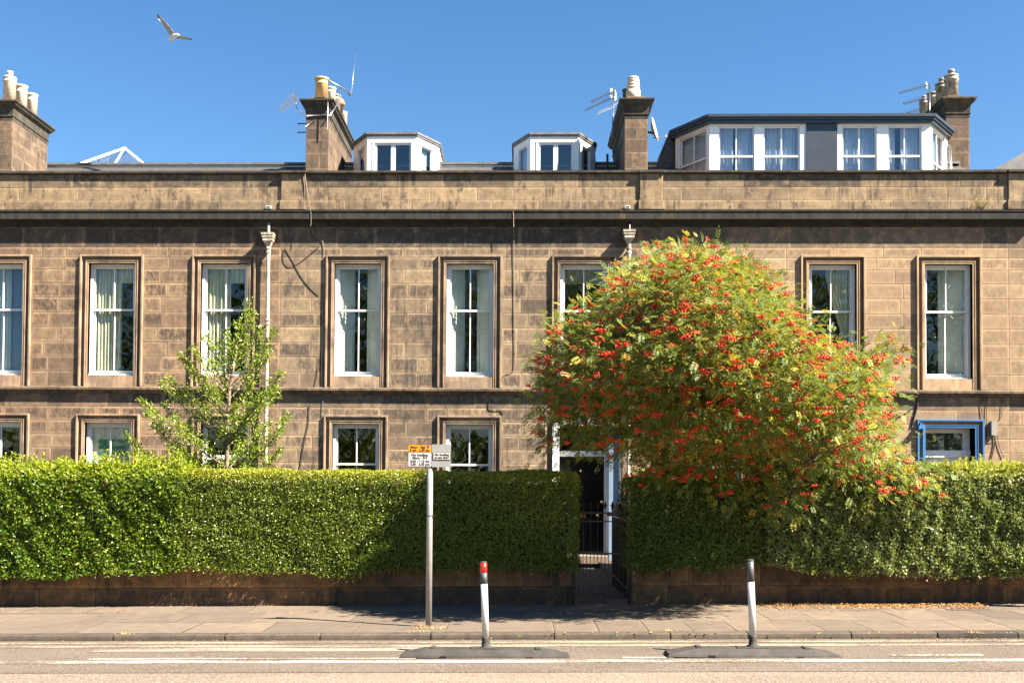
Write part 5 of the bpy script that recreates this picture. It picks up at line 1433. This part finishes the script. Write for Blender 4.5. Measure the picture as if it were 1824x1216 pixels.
def bollard(ub, vb, ut, vt, y, label, cap):
    t0 = pt(ub, vb, y); t1 = pt(ut, vt, y-.0)
    t = thing('bollard', label, 'bollard', tuple(t0), 'flexible bollards on the separators')
    ax = (t1-t0); Ln = ax.length; q = ax.to_track_quat('Z', 'Y').to_matrix()
    r_ = .037
    def seg(name, f0, f1, m_, prof=None):
        b = MB(); pr = prof or [(r_, f0*Ln), (r_, f1*Ln)]
        b.lathe(pr, (0, 0, 0), 20); b.v = [tuple(t0+q @ Vector(v_)) for v_ in b.v]
        return b.build(name, m_, t, True)
    seg('base', 0, .13, PLGREY, [(.075, -.01), (.07, .012), (.046, .02), (.043, .06), (r_+.002, .10), (r_+.002, .133*Ln)])
    seg('white_band', .133, .745, PLWHITE)
    if cap:
        seg('tube', .745, .875, PLDARK); seg('red_band', .875, .99, PLRED); seg('cap', .99, 1, PLGREY, [(r_+.001, .99*Ln), (r_+.001, .997*Ln), (r_*.8, 1.005*Ln), (0, 1.008*Ln)])
    else:
        seg('tube', .745, .985, PLDARK); seg('cap', .98, 1, PLGREY, [(r_+.001, .985*Ln), (r_+.001, .995*Ln), (r_*.8, 1.005*Ln), (0, 1.008*Ln)])
t, yb_ = separator(712, 1017, 1172, 'dark rubber lane block under the red-topped bollard')
bollard(865.5, 1153, 861, 1000, yb_, 'white bollard with a red band at its top', True)
t, yb_ = separator(1189, 1503, 1171, 'dark rubber lane block under the dark-topped bollard')
bollard(1341.5, 1150.5, 1336, 996, yb_, 'white bollard with a plain dark grey top', False)

# ------------------------------------------------------------------ gull
GU = thing('seagull', 'white gull gliding against the blue sky, wings spread', 'bird', tuple(pt(307, 66, 27)))
b = MB(); Yg = 27.0
def gp(zx, zy, dy=0): return pt(260+zx/17.37, 10+zy/17.37, Yg+dy)
body = [gp(690, 1075, .12), gp(760, 1040, .08), gp(830, 985), gp(900, 950, -.04), gp(950, 930, -.1), gp(985, 915, -.16), gp(1030, 935, -.22)]
b.tube(body, [.012, .04, .062, .066, .05, .040, .004], 10)
b.prism([gp(640, 1035, .16), gp(760, 990, .06), gp(840, 1060, .06), gp(780, 1130, .16)], (0, .012, .004))
def wing(chain, m_tip):
    """chain [(lead, trail, thick)]"""
    st_ = []
    for (lx, ly, ld), (tx, ty, td), th in chain:
        A = gp(lx, ly, ld); B_ = gp(tx, ty, td); u_ = Vector((0, .35, .9)).normalized()*th
        st_.append([A, A.lerp(B_, .35)+u_, B_, A.lerp(B_, .35)-u_*.6])
    n = len(st_); o = len(b.v)
    for s__ in st_: b.v += [tuple(q) for q in s__]
    for i in range(n-1):
        for k_ in range(4):
            k2 = (k_+1) % 4; b.f.append((o+i*4+k_, o+i*4+k2, o+(i+1)*4+k2, o+(i+1)*4+k_))
            b.m.append(m_tip if i >= n-2 else (1 if k_ in (2, 3) and i < n-2 else 0))
    b.f.append(tuple(o+(n-1)*4+k_ for k_ in range(4))); b.m.append(m_tip)
wing([((890, 890, -.08), (770, 985, .10), .02), ((740, 670, -.1), (620, 740, .12), .014), ((590, 490, -.05), (490, 540, .12), .010), ((430, 350, 0), (370, 410, .1), .006), ((350, 245, .05), (345, 270, .08), .003)], 2)
wing([((1010, 930, -.2), (900, 1020, .05), .02), ((1150, 955, -.4), (1080, 1040, -.1), .014), ((1280, 985, -.55), (1210, 1060, -.2), .010), ((1370, 1020, -.6), (1330, 1070, -.3), .006), ((1445, 1062, -.6), (1430, 1068, -.5), .003)], 2)
b.build('body', [GULLW, GULLG, GULLB], GU, True)

# ------------------------------------------------------------------ small stuff: weeds, fallen leaves
def scatter(name, label, cat, P, L, mat, flat=.15, kind='stuff'):
    n = len(P); rr = np.random.default_rng(n); D = unit(rr.normal(size=(n, 3))*np.array([1, 1, flat])); U = unit(np.array([0, 0, 1.])+rr.normal(size=(n, 3))*flat*2)
    U = unit(U-D*np.sum(U*D, 1, keepdims=True)); Ls = L*rr.uniform(.5, 1.3, n); V, Fc = leaf_arrays(P, D, U, Ls, Ls*.5)
    lf = np.stack([rr.random(n), rr.random(n)*.5, rr.random(n)*0, rr.random(n)*0+1], 1)
    o = np_mesh(name, V, Fc, mat, None, rep4(lf)); return tag(o, label, cat, kind=kind)
rr = np.random.default_rng(3)
def gstrip(n, u0, u1, v0, v1, off=.006, conc=None):
    P = []
    while len(P) < n:
        u, v = rr.uniform(u0, u1), v0+(v1-v0)*rr.random()**1.5
        if conc and snoise(np.array([u/conc]), 0, 0, 1, 4)[0] < rr.uniform(-.8, .8): continue
        P.append(tuple(gpt(u, v, off)))
    return np.array(P)
P = np.concatenate([gstrip(1700, 1345, 1760, 1074.5, 1083, .012, 60), gstrip(160, 1100, 1824, 1074, 1090, .006), gstrip(60, 0, 1000, 1084, 1092, .006), gstrip(60, 960, 1824, 1126, 1127, .006)])
scatter('fallen_leaves', 'brown fallen leaves drifted along the foot of the right garden wall', 'fallen leaves', P, .038, LF_DRY)
P = np.concatenate([gstrip(150, 0, 1824, 1141.5, 1137, -.062, 50), gstrip(60, 1650, 1800, 1138, 1136, -.06)])
scatter('gutter_litter', 'dry leaf litter lying in the gutter along the kerb', 'leaf litter', P, .026, LF_DRY)
def tuft(b_, u, v, n, h, w_, off=0):
    g0 = gpt(u, v, off)
    for _ in range(n):
        a = rr.uniform(0, 6.28); q = g0+Vector((rr.normal()*w_, rr.normal()*w_*.4, 0)); d_ = Vector((math.cos(a)*.7, math.sin(a)*.7, 1))*h*rr.uniform(.4, 1)
        s__ = Vector((-math.sin(a), math.cos(a), 0))*.003; b_.add([q-s__, q+s__, q+d_], [(0, 1, 2)])
b = MB(); tuft(b, 763, 1118, 130, .045, .11); tuft(b, 745, 1124, 60, .02, .10)
tag(b.build('dry_grass', simple('dry_grass', (.52, .38, .12), .8)), 'dry yellow grass tuft at the foot of the sign post', 'grass', kind='stuff')
b = MB()
for u, v in ((220, 1129), (1190, 1123), (1735, 1126)): tuft(b, u, v, 55, .03, .05)
tag(b.build('kerb_weeds', simple('straw_weed', (.60, .45, .14), .8)), 'small dry yellow weeds growing in the kerb joints', 'weeds', kind='stuff')
b = MB()
for u, v in ((1095, 1132), (60, 1132), (730, 1127), (930, 1133)): tuft(b, u, v, 22, .03, .03, -.02)
tag(b.build('green_weeds', simple('green_weed', (.12, .2, .04), .8)), 'tiny green weeds sprouting against the kerb', 'weeds', kind='stuff')
PLT = thing('weed_bush', 'dry weed sprouting from the parapet ledge above the far-right window', 'plant', tuple(pt(1748, 372, 23.92)))
b = MB(); LPp = []
for i in range(16):
    tp = pt(1748+rr.normal()*11, 345+rr.random()*20, 23.85+rr.normal()*.05); s0 = pt(1748+rr.normal()*2, 374, 23.9)
    m_ = s0.lerp(tp, .5)+Vector((rr.normal()*.03, 0, 0)); b.tube([s0, m_, tp], [.006, .004, .002], 4)
    for k_ in range(14): f = rr.uniform(.35, 1); q = s0.lerp(tp, f); LPp.append((q.x+rr.normal()*.025, q.y+rr.normal()*.02, q.z+rr.normal()*.025))
b.build('stems', BARKL, PLT)
LPp = np.array(LPp); n = len(LPp); D = unit(rr.normal(size=(n, 3))); U = unit(np.cross(D, rr.normal(size=(n, 3)))); V, Fc = leaf_arrays(LPp, D, U, np.full(n, .035), np.full(n, .012))
np_mesh('leaves', V, Fc, LF_STRAW, PLT, rep4(np.stack([rr.random(n), rr.random(n), np.zeros(n), np.ones(n)], 1)))
print('DONE objects', len(bpy.data.objects))
